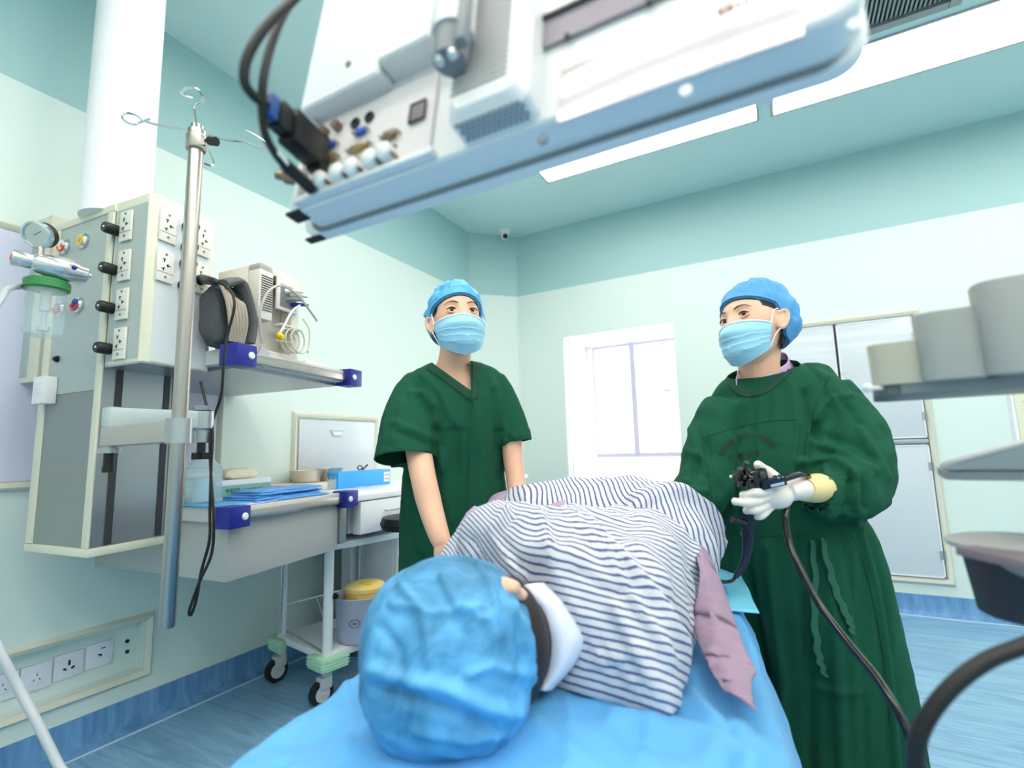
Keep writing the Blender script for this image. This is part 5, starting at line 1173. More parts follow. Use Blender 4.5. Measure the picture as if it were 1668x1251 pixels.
def face_mask(M, par):
    def f(u, v):
        a = (u-.5)*2; ang = a*math.radians(74); zt_ = -.021-.010*a*a; zb_ = -.134+.040*abs(a)**1.5; z = zt_+(zb_-zt_)*v
        dep = .0905+(.027*math.exp(-((v-.26)/.20)**2)+.012*math.exp(-((v-.65)/.25)**2))*math.exp(-(a/.55)**2)-(.026*max(0, v-.75)*4)*(1-.3*a*a)
        pl = 0
        for k in (.36, .55, .73):
            kk = k+.05*(1-a*a)
            if v > kk: pl += .0030*math.exp(-(v-kk)/.05)
        wd_ = (.0795-.020*max(0, v-.3))*math.sin(ang)/math.sin(math.radians(74))
        y = dep*math.cos(ang*.92)+pl*(1.3-a*a)+.0010*noise.noise(V((u*9, v*9, 3)))
        return M @ V((wd_*(1+pl*6), y+.002+.004*math.exp(-(a/.25)**2)*math.exp(-(v/.12)**2), z))
    o = obj('face_mask', B().grid(f, 48, 40), mask_m, par, solid=.0012, sharp=60)
    obj('mask_edge', B().tube([f(i/40, 0)+(M.to_3x3() @ V((0, .0016, 0))) for i in range(41)], .0027, 6), trim_w, o)
    obj('mask_hem', B().tube([f(i/40, 1) for i in range(41)], .0012, 6), mask_m, o)
    for s, u in ((-1, 0), (1, 1)):
        e = M @ V((s*.078, .0, .018)); e2 = M @ V((s*.078, -.008, -.034))
        obj('ear_loop', B().tube(cr([f(u, .03), M @ V((s*.081, .024, .004)), e], 5), .0016, 6), trim_w, o)
        obj('ear_loop', B().tube(cr([f(u, .97), M @ V((s*.078, .02, -.058)), e2], 5), .0016, 6), trim_w, o)
def cap_shell(M, par, name, m, brimf, inner, puff, nz=.012, top=True, lip=True, off=0, seed=0, e1=PI/2):
    na, ne = 96, 36; b = B(); rings = []
    for j in range(ne+1):
        ring = []
        for i in range(na):
            az = 2*PI*i/na; e0 = brimf(az); t = j/ne; e = e0+(e1-e0)*t*.985
            x, y = math.sin(az), math.cos(az)
            r0 = 1/math.sqrt((math.cos(e)*x/(.0785+off))**2+(math.cos(e)*y/(.0955+off))**2+(math.sin(e)/(.118+off))**2)
            d = V((math.cos(e)*x, math.cos(e)*y, math.sin(e)))
            k = puff(az, t); wr = nz*(noise.noise(d*3+V((seed, 0, 0)))*.6+(.5-abs(noise.noise(V((az*2.2+e*1.4, e*5, seed)))))*.9+.35*noise.noise(V((az*7, t*2.5, seed+4))))*min(1, t*5)
            ring.append(M @ (d*(r0+k+wr)))
        rings.append(ring)
    if lip: rings.insert(0, [M @ (V(M.inverted() @ p)*.955) for p in rings[0]])
    b.loft(rings, (False, top)); return obj(name, b, m, par, sharp=75)
cap_blue = mat('nurse cap blue', (88, 172, 222), .6, bump=.2, bscale=200)
cap_blue2 = mat('nurse cap deeper blue', (80, 154, 210), .6, bump=.2, bscale=200)
green = mat('bottle green cotton', (22, 80, 59), .9, spec=.25, bump=.35, bscale=420, sheen=0, var=.06, vscale=5)
def ring_at(xl, xr, y, D, dh, tw=0, n=48, sq=1.0):
    c = at((xl+xr)/2, y, D); w = pm((xr-xl)/2, D); out = []
    for i in range(n):
        a = 2*PI*i/n; cx, cy = math.copysign(abs(math.cos(a))**sq, math.cos(a))*w, math.copysign(abs(math.sin(a))**sq, math.sin(a))*dh
        out.append(c+rh*(cx*math.cos(tw)-cy*math.sin(tw))+fh*(cx*math.sin(tw)+cy*math.cos(tw)))
    return out
def smooth_rings(R, k=4):
    out = []
    for i in range(len(R)-1):
        for j in range(k):
            t = j/k; a, b_, c, d = R[max(i-1, 0)], R[i], R[i+1], R[min(i+2, len(R)-1)]
            out.append([.5*((2*q)+(r-p)*t+(2*p-5*q+4*r-s)*t*t+(3*q-p-3*r+s)*t**3) for p, q, r, s in zip(a, b_, c, d)])
    out.append(R[-1]); return out
def ht(px, py, D, y_r, pitch, roll, sc=1.0):
    # head frame: y forward (face) turned by y_r from the direction to the camera; positive turns to the image right
    c = at(px, py, D); f = V((CC-c).xy.to_3d()).normalized()
    f = Matrix.Rotation(-y_r, 3, 'Z') @ f if False else Matrix.Rotation(y_r, 3, 'Z') @ f
    f = (f*math.cos(pitch)+UPZ*math.sin(pitch)).normalized(); x = f.cross(UPZ).normalized(); z = x.cross(f)
    x2 = x*math.cos(roll)+z*math.sin(roll); z2 = -x*math.sin(roll)+z*math.cos(roll)
    m = Matrix((x2, f, z2)).transposed().to_4x4(); m.translation = c
    return m @ Matrix.Scale(sc, 4)
def finger(b, pts, r0, r1): 
    P = cr(pts, 5); b.tube(P, lambda t: r0+(r1-r0)*t-(.0012*math.sin(t*PI*3)), 12); b.ell(P[-1], (r1, r1, r1), nu=12, nv=8); b.ell(P[0], (r0, r0, r0), nu=12, nv=8)
# ---------------- nurse on the left
nA_ = thing('person', 'masked nurse in short-sleeved green scrubs and blue cap standing left, arms down', 'person', V((at(742, 700, 1.68).x, at(742, 700, 1.68).y, 0)))
DA = 1.66
MA = ht(743, 523, DA-.02, math.radians(14), math.radians(9), math.radians(-2), 1.04)
b = B(); head_mesh(b, MA, .98)
b.loft(smooth_rings([ring_at(718, 770, 540, DA, .052), ring_at(716, 768, 575, DA+.005, .050), ring_at(706, 772, 600, DA+.01, .060), ring_at(672, 812, 625, DA+.01, .075), ring_at(668, 814, 670, DA, .095), ring_at(670, 812, 760, DA, .09), ring_at(668, 816, 860, DA, .10), ring_at(672, 816, 960, DA, .11)]))
# arms, image left then image right
ARM1 = cr([at(668, 640, DA-.01), at(676, 700, DA-.09), at(688, 770, DA-.18), at(700, 822, DA-.22), at(714, 868, DA-.27), at(722, 888, DA-.29)], 6)
b.tube(ARM1, lambda t: .043-.006*min(1, t*2.2)-.013*max(0, t-.55)/.45, 20)
ARM2 = cr([at(818, 640, DA+.02), at(830, 700, DA+.0), at(836, 750, DA-.02), at(842, 800, DA-.06), at(846, 850, DA-.14)], 6)
b.tube(ARM2, lambda t: .040-.014*t, 20)
# hand, image left: back of hand toward us, fingers going down behind the cap
HD = DA-.30
b.ell((0, 0, 0), (.034, .018, .040), Matrix.Translation(at(727, 902, HD)) @ Matrix.Rotation(-yaw, 4, 'Z') @ Matrix.Rotation(-.35, 4, 'Y'), 20, 14)
for i, (x0, y0, x1, y1, x2, y2) in enumerate(((738, 905, 746, 925, 748, 944), (732, 913, 738, 934, 741, 954), (724, 915, 729, 936, 733, 955), (716, 912, 719, 930, 723, 946))):
    finger(b, [at(x0-4, y0-10, HD), at(x0, y0, HD-.004), at(x1, y1, HD-.008), at(x2, y2, HD)], .0092, .0078)
finger(b, [at(737, 888, HD), at(748, 900, HD-.012), at(752, 916, HD-.016)], .0105, .0088)
# second hand holding the towel
H2 = at(848, 866, DA-.17); b.ell((0, 0, 0), (.03, .04, .02), Matrix.Translation(H2) @ Matrix.Rotation(-yaw, 4, 'Z'), 18, 12)
for i in range(4): finger(b, [H2+rh*(-.024+.016*i)+fh*-.03, H2+rh*(-.03+.017*i)+fh*-.055+UPZ*.004, H2+rh*(-.03+.016*i)+fh*-.075-UPZ*.012], .009, .0075)
finger(b, [H2+rh*-.03, H2+rh*-.045+fh*-.02, H2+rh*-.048+fh*-.045], .010, .0085)
# legs
for s in (-1, 1): b.tube(cr([at(728+s*36, 960, DA+.02), G(-.27+s*.08, DA+.08, .45), G(-.29+s*.085, DA+.08, .09)], 6), lambda t: .085-.045*t, 18)
me = remesh(b, .0042, 2)
bodyA = obj('body', me, skin, nA_, sharp=180)
face_parts(MA, nA_, (.25, .1)); face_mask(MA, nA_)
bf = lambda az: math.radians(27*math.cos(az)**1.0*(1 if math.cos(az) > 0 else .9)+3-(10 if abs(math.sin(az)) > .8 else 10*abs(math.sin(az))/.8*0))
def sst(x): x = max(0, min(1, x)); return x*x*(3-2*x)
def brimA(az): c = math.cos(az); return math.radians(13+18*max(0, c)**.7-44*sst((.12-c)/.5))
cap_shell(MA, nA_, 'surgical_cap', cap_blue, brimA, 0, lambda az, t: .006+.020*math.sin(min(1, t*1.5)*PI/2)*(.55-.45*math.cos(az)+.25*(-math.sin(az)))*(1-.4*t), .014, seed=2)
# cap band
b = B(); b.loft([[MA @ ((MA.inverted() @ p)*k) for p in ringp] for k, ringp in []]) if False else None
def band(M, par, brim, m, dz_=.30, off=.007):
    na = 96; rr = []
    for j, (de, k) in enumerate(((0, -.003), (0, off), (dz_, off+.004), (dz_+.02, off-.006))):
        ring = []
        for i in range(na):
            az = 2*PI*i/na; e = brim(az)+de*(.5+.5*max(0, math.cos(az))); x, y = math.sin(az), math.cos(az)
            r0 = 1/math.sqrt((math.cos(e)*x/.0785)**2+(math.cos(e)*y/.0955)**2+(math.sin(e)/.118)**2)
            ring.append(M @ (V((math.cos(e)*x, math.cos(e)*y, math.sin(e)))*(r0+k)))
        rr.append(ring)
    return obj('cap_band', B().loft(rr, (False, False)), m, par, sharp=50)
capA = [o for o in kids(nA_) if o.name.startswith('surgical_cap')][0]; WM[capA] = WM[nA_]
band(MA, capA, brimA, cap_blue)
cap_shell(MA, nA_, 'hair', hair_m, lambda az: brimA(az)-(.22 if math.cos(az) < .45 else .03), 0, lambda az, t: -.0035, .002, top=False, lip=False, e1=.6)
# scrub top
b = B()
TR = [ring_at(704, 784, 592, DA+.01, .060, .1), ring_at(676, 808, 604, DA+.01, .080, .12), ring_at(660, 822, 624, DA+.01, .100, .15), ring_at(660, 824, 660, DA, .122, .15), ring_at(664, 822, 710, DA-.005, .13, .15), ring_at(658, 826, 770, DA, .125, .15),
      ring_at(653, 832, 840, DA, .13, .15), ring_at(652, 838, 910, DA, .135, .15), ring_at(654, 842, 990, DA, .14, .15)]
b.loft(smooth_rings(TR, 5))
S1 = cr([at(688, 622, DA), at(672, 650, DA-.03), at(663, 700, DA-.09), at(662, 750, DA-.13)], 6)
b.tube(S1, lambda t: .054+.038*t, 28)
S2 = cr([at(800, 622, DA+.02), at(818, 652, DA+.02), at(832, 690, DA+.01), at(838, 722, DA)], 6)
b.tube(S2, lambda t: .048+.010*t, 28)
me = remesh(b, .0075, 3)
e1p, e1d = S1[-1], (S1[-1]-S1[-3]).normalized(); e2p, e2d = S2[-1], (S2[-1]-S2[-3]).normalized()
cen = at(742, 760, DA)
def foldA(p, n):
    x, d, z = p.dot(rh), p.dot(fh), p.z
    v = .007*noise.noise(V((x*11, d*8, z*4)))+.006*(.35-abs(noise.noise(V((x*16+z*3, d*10, z*3.2+5)))))+.002*noise.noise(p*30)
    if z < 1.12: v += .010*noise.noise(V((x*14, d*6, z*2.5+7)))
    return v
FA = [([(700, 770), (712, 742), (708, 700)], -.014, 6), ([(690, 690), (712, 720), (722, 765)], .009, 6), ([(640, 688), (672, 700), (704, 716)], .008, 6), ([(648, 705), (690, 722)], -.006, 5), ([(772, 640), (778, 700), (786, 770), (790, 840)], .007, 6), ([(760, 655), (760, 740), (752, 840)], -.006, 6), ([(798, 618), (812, 650), (820, 700), (824, 760)], .010, 6),
      ([(806, 640), (808, 700), (812, 780)], -.010, 6), ([(826, 700), (842, 716), (850, 708)], .006, 4), ([(836, 724), (846, 712)], -.006, 4), ([(664, 780), (672, 840), (690, 900)], .008, 6), ([(720, 740), (724, 800), (730, 870)], .008, 8), ([(740, 700), (744, 780), (742, 850)], -.006, 8), ([(690, 612), (720, 640), (735, 680)], .006, 6), ([(668, 640), (690, 640), (705, 660)], .007, 5), ([(655, 655), (650, 690), (640, 715)], .007, 6)]
displace(me, foldA)
NK = at(735, 590, DA+.01)
def outside(c0, w, dh, tw_, k=1.0):
    def f(c):
        q = c-c0; x, d = q.dot(rh), q.dot(fh); a, e = x*math.cos(tw_)+d*math.sin(tw_), -x*math.sin(tw_)+d*math.cos(tw_); return (a/w)**2+(e/dh)**2 > k
    return f
oA = outside(at(742, 760, DA), .178, .128, .15, 1.4)
cut_plane(me, e1p-e1d*.004, e1d, .13, oA); cut_plane(me, e2p-e2d*.004, e2d, .085, oA)
def tri(a, c):      # plane through the lens and two directions
    return ray(*a).cross(ray(*c)).normalized()
nl, nr_ = tri((697, 586), (768, 637)), tri((767, 637), (766, 580))
bm = bmesh.new(); bm.from_mesh(me)
for nn in (nl, nr_):
    fs = [f for f in bm.faces if (f.calc_center_median()-NK).length < .19]; g_ = list({v for f in fs for v in f.verts})+list({e for f in fs for e in f.edges})+fs
    bmesh.ops.bisect_plane(bm, geom=g_, plane_co=CC, plane_no=nn, dist=1e-6)
ref = at(740, 605, 1.5)-CC; sl_, sr_ = (ref.dot(nl) > 0), (ref.dot(nr_) > 0)
def vhole(c):
    u = c-CC; return (u.dot(nl) > 0) == sl_ and (u.dot(nr_) > 0) == sr_ and (c-NK).length < .17 and c.dot(fh) < DA+.03
bmesh.ops.delete(bm, geom=[f for f in bm.faces if vhole(f.calc_center_median()) or (f.calc_center_median().z > NK.z-.004 and (f.calc_center_median()-NK).length < .1)], context='FACES')
bm.to_mesh(me); bm.free()
displace(me, lambda p, n: crease(p, FA, DA+.05))
top = obj('scrub_top', me, green, nA_, sharp=180, solid=.002)
WM[top] = WM[nA_]
def surf_line(me_o, pts2, r, m, name, par, dmin=.0, W=None, flat=None, offs=.001):
    # lay a line of pixel points onto the garment by casting rays from the lens side
    from mathutils.bvhtree import BVHTree
    mw_ = WM[par]; bt = BVHTree.FromPolygons([mw_ @ v.co for v in me_o.vertices], [p.vertices[:] for p in me_o.polygons])
    out = []
    for px, py in pts2:
        d = ray(px, py).normalized(); h = bt.ray_cast(CC, d)
        if h[0] is not None: out.append(h[0]-d*offs)
    if len(out) > 2: return obj(name, B().tube(out, r, 6, flat=flat), m, par)
def lerp2(pts, k=10): return [(p.x, p.y) for p in cr([V((x, y, 0)) for x, y in pts], k)]
stitch = mat('dark stitching', (14, 60, 42), .9)
from mathutils.bvhtree import BVHTree
def on_cloth(me_, par, pts2, off=.0):
    bt_ = BVHTree.FromPolygons([WM[par] @ v.co for v in me_.vertices], [p.vertices[:] for p in me_.polygons]); out = []
    for px, py in pts2:
        d = ray(px, py).normalized(); h = bt_.ray_cast(CC, d)
        out.append(h[0]-d*off if h[0] else None)
    return out
def cband(name, ctr, wid, m, par, me_, off=.0015):
    L = lerp2(ctr, 8); rows = []
    for k, (x, y) in enumerate(L):
        x2, y2 = L[min(k+1, len(L)-1)]; x1, y1 = L[max(k-1, 0)]; l = math.hypot(x2-x1, y2-y1); nx, ny = -(y2-y1)/l, (x2-x1)/l
        r_ = on_cloth(me_, par, [(x+nx*wid*t, y+ny*wid*t) for t in (-1, -.5, 0, .5, 1)], off)
        if all(r_): rows.append(r_)
    b = B(); b.loft(rows, closed=False); return obj(name, b, m, par, solid=.0035, sharp=60)
gd_ = mat('green collar cotton', (17, 66, 48), .85, bump=.3, bscale=420)
cband('neck_band', [(692, 594), (708, 604), (726, 616), (746, 632), (764, 645), (772, 651)], 5.5, gd_, top, me)
cband('neck_band', [(774, 590), (775, 610), (774, 630), (772, 650)], 5.5, gd_, top, me)
def hem(P_, d_, ra, me_o=None):
    x = d_.orthogonal().normalized(); y = d_.cross(x); return [P_+(x*math.cos(a)+y*math.sin(a))*ra for a in [2*PI*i/40 for i in range(41)]]
surf_line(me, lerp2([(770, 655), (766, 700), (764, 760), (762, 820), (764, 880)]), .0012, stitch, 'front_seam', top)
surf_line(me, lerp2([(690, 622), (702, 660), (712, 710), (716, 745)]), .0012, stitch, 'armhole_seam', top)
surf_line(me, lerp2([(618, 717), (640, 727), (665, 737), (690, 746), (709, 752)]), .0012, stitch, 'sleeve_hem', top)
surf_line(me, lerp2([(722, 852), (736, 853), (748, 858), (765, 846), (790, 842)]), .0014, stitch, 'pocket_edge', top)
# trousers and clogs
b = B()
for s in (-1, 1): b.loft(smooth_rings([[G(-.22+s*.06, DA+.06, .70)+rh*(.10*math.cos(a))+fh*(.11*math.sin(a)) for a in [2*PI*i/28 for i in range(28)]], [G(-.27+s*.085, DA+.08, .40)+rh*(.095*math.cos(a))+fh*(.1*math.sin(a)) for a in [2*PI*i/28 for i in range(28)]], [G(-.29+s*.09, DA+.08, .06)+rh*(.085*math.cos(a))+fh*(.09*math.sin(a)) for a in [2*PI*i/28 for i in range(28)]]], 5))
me2 = remesh(b, .012, 3); displace(me2, lambda p, n: .008*noise.noise(V((p.x*9, p.y*9, p.z*3)))); obj('trousers', me2, green, nA_, sharp=180)
def clog(c, f, par):
    x = V((f.y, -f.x, 0)); m = Matrix((x, f, UPZ)).transposed().to_4x4(); m.translation = c; b = B()
    L2 = [[m @ V((w*math.cos(a), y+.0, z0+max(0, h*math.sin(a)))) for a in [2*PI*i/20 for i in range(20)]] for y, w, h, z0 in ((-.11, .03, .05, 0), (-.09, .04, .07, 0), (0, .043, .075, 0), (.06, .048, .06, 0), (.11, .045, .05, 0), (.14, .025, .035, 0))]
    return obj('clog', b.loft(L2), white, par)
for s in (-1, 1): clog(G(-.29+s*.09, DA+.05, .002), -fh, nA_)

# ---------------- nurse on the right
nB = thing('person', 'masked nurse in long-sleeved green surgical gown on the right, holding a black endoscope', 'person', V((at(1300, 700, 1.6).x, at(1300, 700, 1.6).y, 0)))
DB = 1.58
MB_ = ht(1228, 528, DB-.02, math.radians(-38), math.radians(6), math.radians(-6), 1.10)
b = B(); head_mesh(b, MB_, 1.02)
b.loft(smooth_rings([ring_at(1212, 1275, 550, DB+.01, .056), ring_at(1204, 1268, 590, DB, .054), ring_at(1200, 1276, 622, DB, .062), ring_at(1180, 1330, 650, DB, .09), ring_at(1175, 1345, 720, DB, .10), ring_at(1190, 1350, 860, DB, .10), ring_at(1225, 1370, 980, DB, .10)]))
for s in (-1, 1): b.tube(cr([at(1300+s*40, 980, DB), G(.95+s*.08, DB+.05, .45), G(.98+s*.09, DB+.05, .09)], 6), lambda t: .08-.042*t, 18)
b.tube(cr([at(1350, 670, DB), at(1392, 745, DB-.07), at(1398, 790, DB-.12), at(1350, 800, DB-.20), at(1318, 797, DB-.24)], 6), lambda t: .045-.018*t, 18)
b.tube(cr([at(1175, 680, DB), at(1148, 760, DB-.04), at(1135, 810, DB-.09), at(1115, 845, DB-.16), at(1100, 868, DB-.2)], 6), lambda t: .042-.016*t, 18)
me = remesh(b, .0044, 2); bodyB = obj('body', me, skin, nB, sharp=180)
face_parts(MB_, nB, (-.9, .1)); face_mask(MB_, nB)
def sst(x): x = max(0, min(1, x)); return x*x*(3-2*x)
def brimB(az): c = math.cos(az); return math.radians(21+11*max(0, c)**.7-56*sst((.12-c)/.55))
cap_shell(MB_, nB, 'surgical_cap', cap_blue2, brimB, 0, lambda az, t: .005+.024*math.sin(min(1, t*1.3)*PI/2)*(.5-.6*math.cos(az))*(1-.35*t)+.02*max(0, -math.cos(az))*math.exp(-((t-.35)/.3)**2), .013, seed=7)
capB = [o for o in kids(nB) if o.name.startswith('surgical_cap')][0]; WM[capB] = WM[nB]
band(MB_, capB, brimB, cap_blue2)
cap_shell(MB_, nB, 'hair', hair_m, lambda az: brimB(az)-(.20 if math.cos(az) < .6 else .03), 0, lambda az, t: -.0035, .002, top=False, lip=False, e1=.6)
# inner lavender collar
pk = mat('lavender inner collar', (206, 170, 214), .8)
ncb = [at(1196, 640, DB-.035), at(1204, 605, DB+.0), at(1240, 590, DB+.06), at(1284, 590, DB+.055), at(1300, 605, DB), at(1270, 628, DB-.055), at(1246, 634, DB-.075)]
nct = [at(1200, 625, DB-.04), at(1206, 600, DB+.0), at(1240, 578, DB+.055), at(1276, 574, DB+.05), at(1282, 590, DB-.005), at(1256, 606, DB-.055), at(1244, 614, DB-.075)]
obj('inner_collar', two(nct, ncb, .002, (CC-ncb[0]).normalized(), 48, 6, .001), pk, nB, solid=.002, sharp=60)
# gown
b = B(); tw = -.25
GR = [ring_at(1200, 1290, 570, DB, .074, tw), ring_at(1198, 1296, 596, DB, .078, tw), ring_at(1184, 1342, 618, DB, .094, tw), ring_at(1160, 1372, 648, DB, .112, tw), ring_at(1152, 1384, 700, DB, .135, tw), ring_at(1150, 1386, 760, DB-.01, .150, tw), ring_at(1152, 1388, 820, DB-.01, .155, tw), ring_at(1164, 1406, 880, DB-.01, .165, tw),
      ring_at(1186, 1428, 960, DB-.01, .175, tw), ring_at(1214, 1450, 1050, DB-.01, .185, tw), ring_at(1240, 1472, 1150, DB-.01, .195, tw), ring_at(1250, 1490, 1260, DB-.01, .205, tw), ring_at(1252, 1496, 1310, DB-.01, .21, tw)]
b.loft(smooth_rings(GR, 5))
b.ell(at(1322, 640, DB+.01), (.085, .085, .095), nu=24, nv=16)
GS1 = cr([at(1335, 642, DB), at(1366, 690, DB-.03), at(1385, 742, DB-.08), at(1390, 786, DB-.14), at(1362, 806, DB-.20), at(1330, 800, DB-.235)], 6)
def gr1_(t): return .086+.022*math.sin(min(1, t*1.4)*PI) if t < .72 else .090-.052*((t-.72)/.28)**1.2
b.tube(GS1, gr1_, 32)
GS2 = cr([at(1182, 662, DB), at(1160, 720, DB-.03), at(1147, 782, DB-.07), at(1130, 822, DB-.12), at(1116, 846, DB-.16)], 6)
b.tube(GS2, lambda t: .066+.010*math.sin(t*PI) if t < .7 else .074-.034*((t-.7)/.3), 28)
me = remesh(b, .0075, 3)
FB = [([(1322, 702), (1332, 672), (1355, 648), (1384, 643)], .007, 4), ([(1331, 690), (1333, 714)], -.022, 6), ([(1330, 722), (1372, 738), (1422, 768)], .014, 7), ([(1338, 708), (1384, 722), (1430, 752)], -.008, 7), ([(1300, 752), (1330, 748), (1362, 750), (1396, 774), (1394, 826)], .014, 6),
      ([(1345, 762), (1352, 800), (1350, 832)], .010, 6), ([(1386, 776), (1384, 820), (1366, 845)], -.014, 6), ([(1404, 778), (1406, 826)], -.012, 6), ([(1312, 824), (1350, 838), (1402, 836)], .010, 6), ([(1400, 700), (1428, 742), (1445, 778)], .010, 6), ([(1345, 622), (1352, 680), (1338, 700)], -.010, 6), ([(1360, 640), (1400, 690)], -.006, 6), ([(1312, 640), (1322, 700), (1316, 745)], -.016, 7),
      ([(1215, 650), (1210, 720), (1206, 790), (1216, 860)], .006, 6), ([(1240, 650), (1236, 720), (1234, 780)], .006, 6), ([(1262, 645), (1264, 720)], .005, 6), ([(1285, 620), (1296, 690)], .006, 6), ([(1298, 690), (1292, 760), (1286, 830)], .007, 5), ([(1195, 720), (1192, 800), (1200, 860)], .006, 6), ([(1150, 720), (1160, 770), (1168, 830), (1172, 880)], -.008, 6),
      ([(1126, 700), (1136, 735), (1120, 770)], .009, 6), ([(1138, 750), (1128, 785), (1105, 800)], -.010, 5), ([(1150, 800), (1130, 800), (1108, 812)], .009, 5), ([(1160, 835), (1140, 850), (1128, 870)], -.008, 6), ([(1120, 735), (1145, 745), (1152, 770)], .008, 5),
      ([(1192, 880), (1202, 980), (1226, 1080), (1240, 1251)], .010, 8), ([(1212, 890), (1228, 1000), (1250, 1120), (1258, 1251)], -.016, 8), ([(1250, 890), (1262, 1000), (1276, 1100), (1276, 1251)], .014, 9), ([(1300, 880), (1308, 960), (1318, 1080), (1320, 1251)], -.012, 10), ([(1338, 880), (1356, 1000), (1366, 1120), (1372, 1251)], .010, 9),
      ([(1370, 870), (1390, 960), (1404, 1060), (1410, 1251)], -.008, 8), ([(1396, 850), (1424, 950), (1446, 1080), (1462, 1251)], .012, 7), ([(1410, 850), (1436, 950), (1458, 1080), (1474, 1251)], -.010, 6), ([(1260, 1150), (1330, 1120), (1400, 1130)], .006, 8)]
def foldB(p, n):
    x, d, z = p.dot(rh), p.dot(fh), p.z; v = 0
    s1 = min((q-p).length for q in GS1[::3]); s2 = min((q-p).length for q in GS2[::3])
    arm = s1 < .125 and p.dot(rh) > .90 and z > .80; arm2 = s2 < .085 and z > .75
    if arm or arm2:
        v += .014*(.32-abs(noise.noise(V((x*7+z*6, d*6, z*9-x*5)))))+.008*noise.noise(V((x*12, d*9, z*16)))+.003*noise.noise(p*34)
    else:
        k = 1 if z < .95 else .45
        v += k*(.016*noise.noise(V((x*12, d*9, z*1.3)))+.010*(.3-abs(noise.noise(V((x*20, d*12, z*1.8+4))))))+.002*noise.noise(p*30)+.005*noise.noise(V((x*9, d*8, z*5+2)))
    for q, dd in ((GS1[-1], .11), (GS2[-1], .09)):      # gathered cuffs
        l = (p-q).length
        if l < dd: a = math.atan2(p.z-q.z, (p-q).dot(fh)); v += .0040*math.sin(a*17)*(1-l/dd)
    return v
displace(me, foldB); displace(me, lambda p, n: crease(p, FB, DB+.02))
g1p, g1d = GS1[-1], (GS1[-1]-GS1[-3]).normalized(); g2p, g2d = GS2[-1], (GS2[-1]-GS2[-3]).normalized(); NB = at(1246, 616, DB)
oB = outside(at(1270, 800, DB-.01), .236, .158, tw, 1.6)
cut_plane(me, g1p-g1d*.003, g1d, .048, oB); cut_plane(me, g2p-g2d*.003, g2d, .05, oB)
q0_, q1_, q2_ = at(1190, 625, DB-.05), at(1296, 590, DB-.03), at(1240, 588, DB+.09); qn = (q1_-q0_).cross(q2_-q0_).normalized(); qn = qn if qn.z > 0 else -qn
cut_plane(me, (q0_+q1_)/2, qn, .14)
gown = obj('surgical_gown', me, green, nB, sharp=180, solid=.002)
for P_, d_, r_ in ((g1p, g1d, .0385), (g2p, g2d, .036)):
    x = d_.orthogonal().normalized(); y = d_.cross(x)
    obj('ribbed_cuff', B().tube([P_+d_*(-.006+.0012*math.sin(a*17))+(x*math.cos(a)+y*math.sin(a))*(r_+.0025*math.sin(a*22)) for a in [2*PI*i/132 for i in range(132)]], .0075, 8, closed=True), green, nB, sharp=180)
WM[gown] = WM[nB]
cband('neck_band', [(1191, 624), (1202, 637), (1220, 641), (1246, 635), (1272, 616), (1294, 594)], 6, gd_, gown, me, .002)
for nm, pts in (('chest_seam', [(1148, 712), (1180, 702), (1220, 692), (1260, 685), (1304, 684)]), ('pocket_seam', [(1304, 684), (1300, 730), (1292, 790)]), ('side_seam', [(1142, 700), (1150, 760), (1160, 820), (1168, 868)]), ('waist_seam', [(1168, 868), (1210, 872), (1260, 873), (1318, 873)]), ('sleeve_seam', [(1352, 612), (1338, 640), (1326, 670), (1322, 700)]), ('front_edge', [(1388, 872), (1410, 930), (1426, 1000), (1440, 1080), (1450, 1180)])):
    surf_line(me, lerp2(pts), .0014, stitch, nm, gown)
# printed characters on the chest, laid onto the cloth
from mathutils.bvhtree import BVHTree
bt = BVHTree.FromPolygons([WM[nB] @ v.co for v in me.vertices], [p.vertices[:] for p in me.polygons])
ink = mat('faded black print', (46, 52, 44), .9)
def stamp(ch, px, py, size, rot):
    tm = text_mesh(ch, size, 'CENTER', 0); D0 = DB-.16
    bm = bmesh.new(); bm.from_mesh(tm); bmesh.ops.triangulate(bm, faces=bm.faces[:]); bmesh.ops.subdivide_edges(bm, edges=bm.edges[:], cuts=1)
    for v in bm.verts:
        x, y = v.co.x, v.co.y; x, y = x*math.cos(rot)-y*math.sin(rot), x*math.sin(rot)+y*math.cos(rot)
        d = ray(px+x, py-y).normalized(); h = bt.ray_cast(CC, d)
        v.co = (h[0] if h[0] else at(px+x, py-y, D0))-d*.0035
    out = bpy.data.meshes.new('print'); bm.to_mesh(out); bm.free(); return obj('printed_character', out, ink, gown, smooth=False)
CHARS = '赣南医学院一附医院'
for i, c in enumerate(CHARS):
    a = math.radians(148-116*i/(len(CHARS)-1)); stamp(c, 1216+47*math.cos(a)*1.0, 754-43*math.sin(a)-(i-4)*1.6, 11.5, a-PI/2+.10)
for i, c in enumerate('红都分院'): stamp(c, 1193+13.5*i, 745-1.6*i, 12, .10)
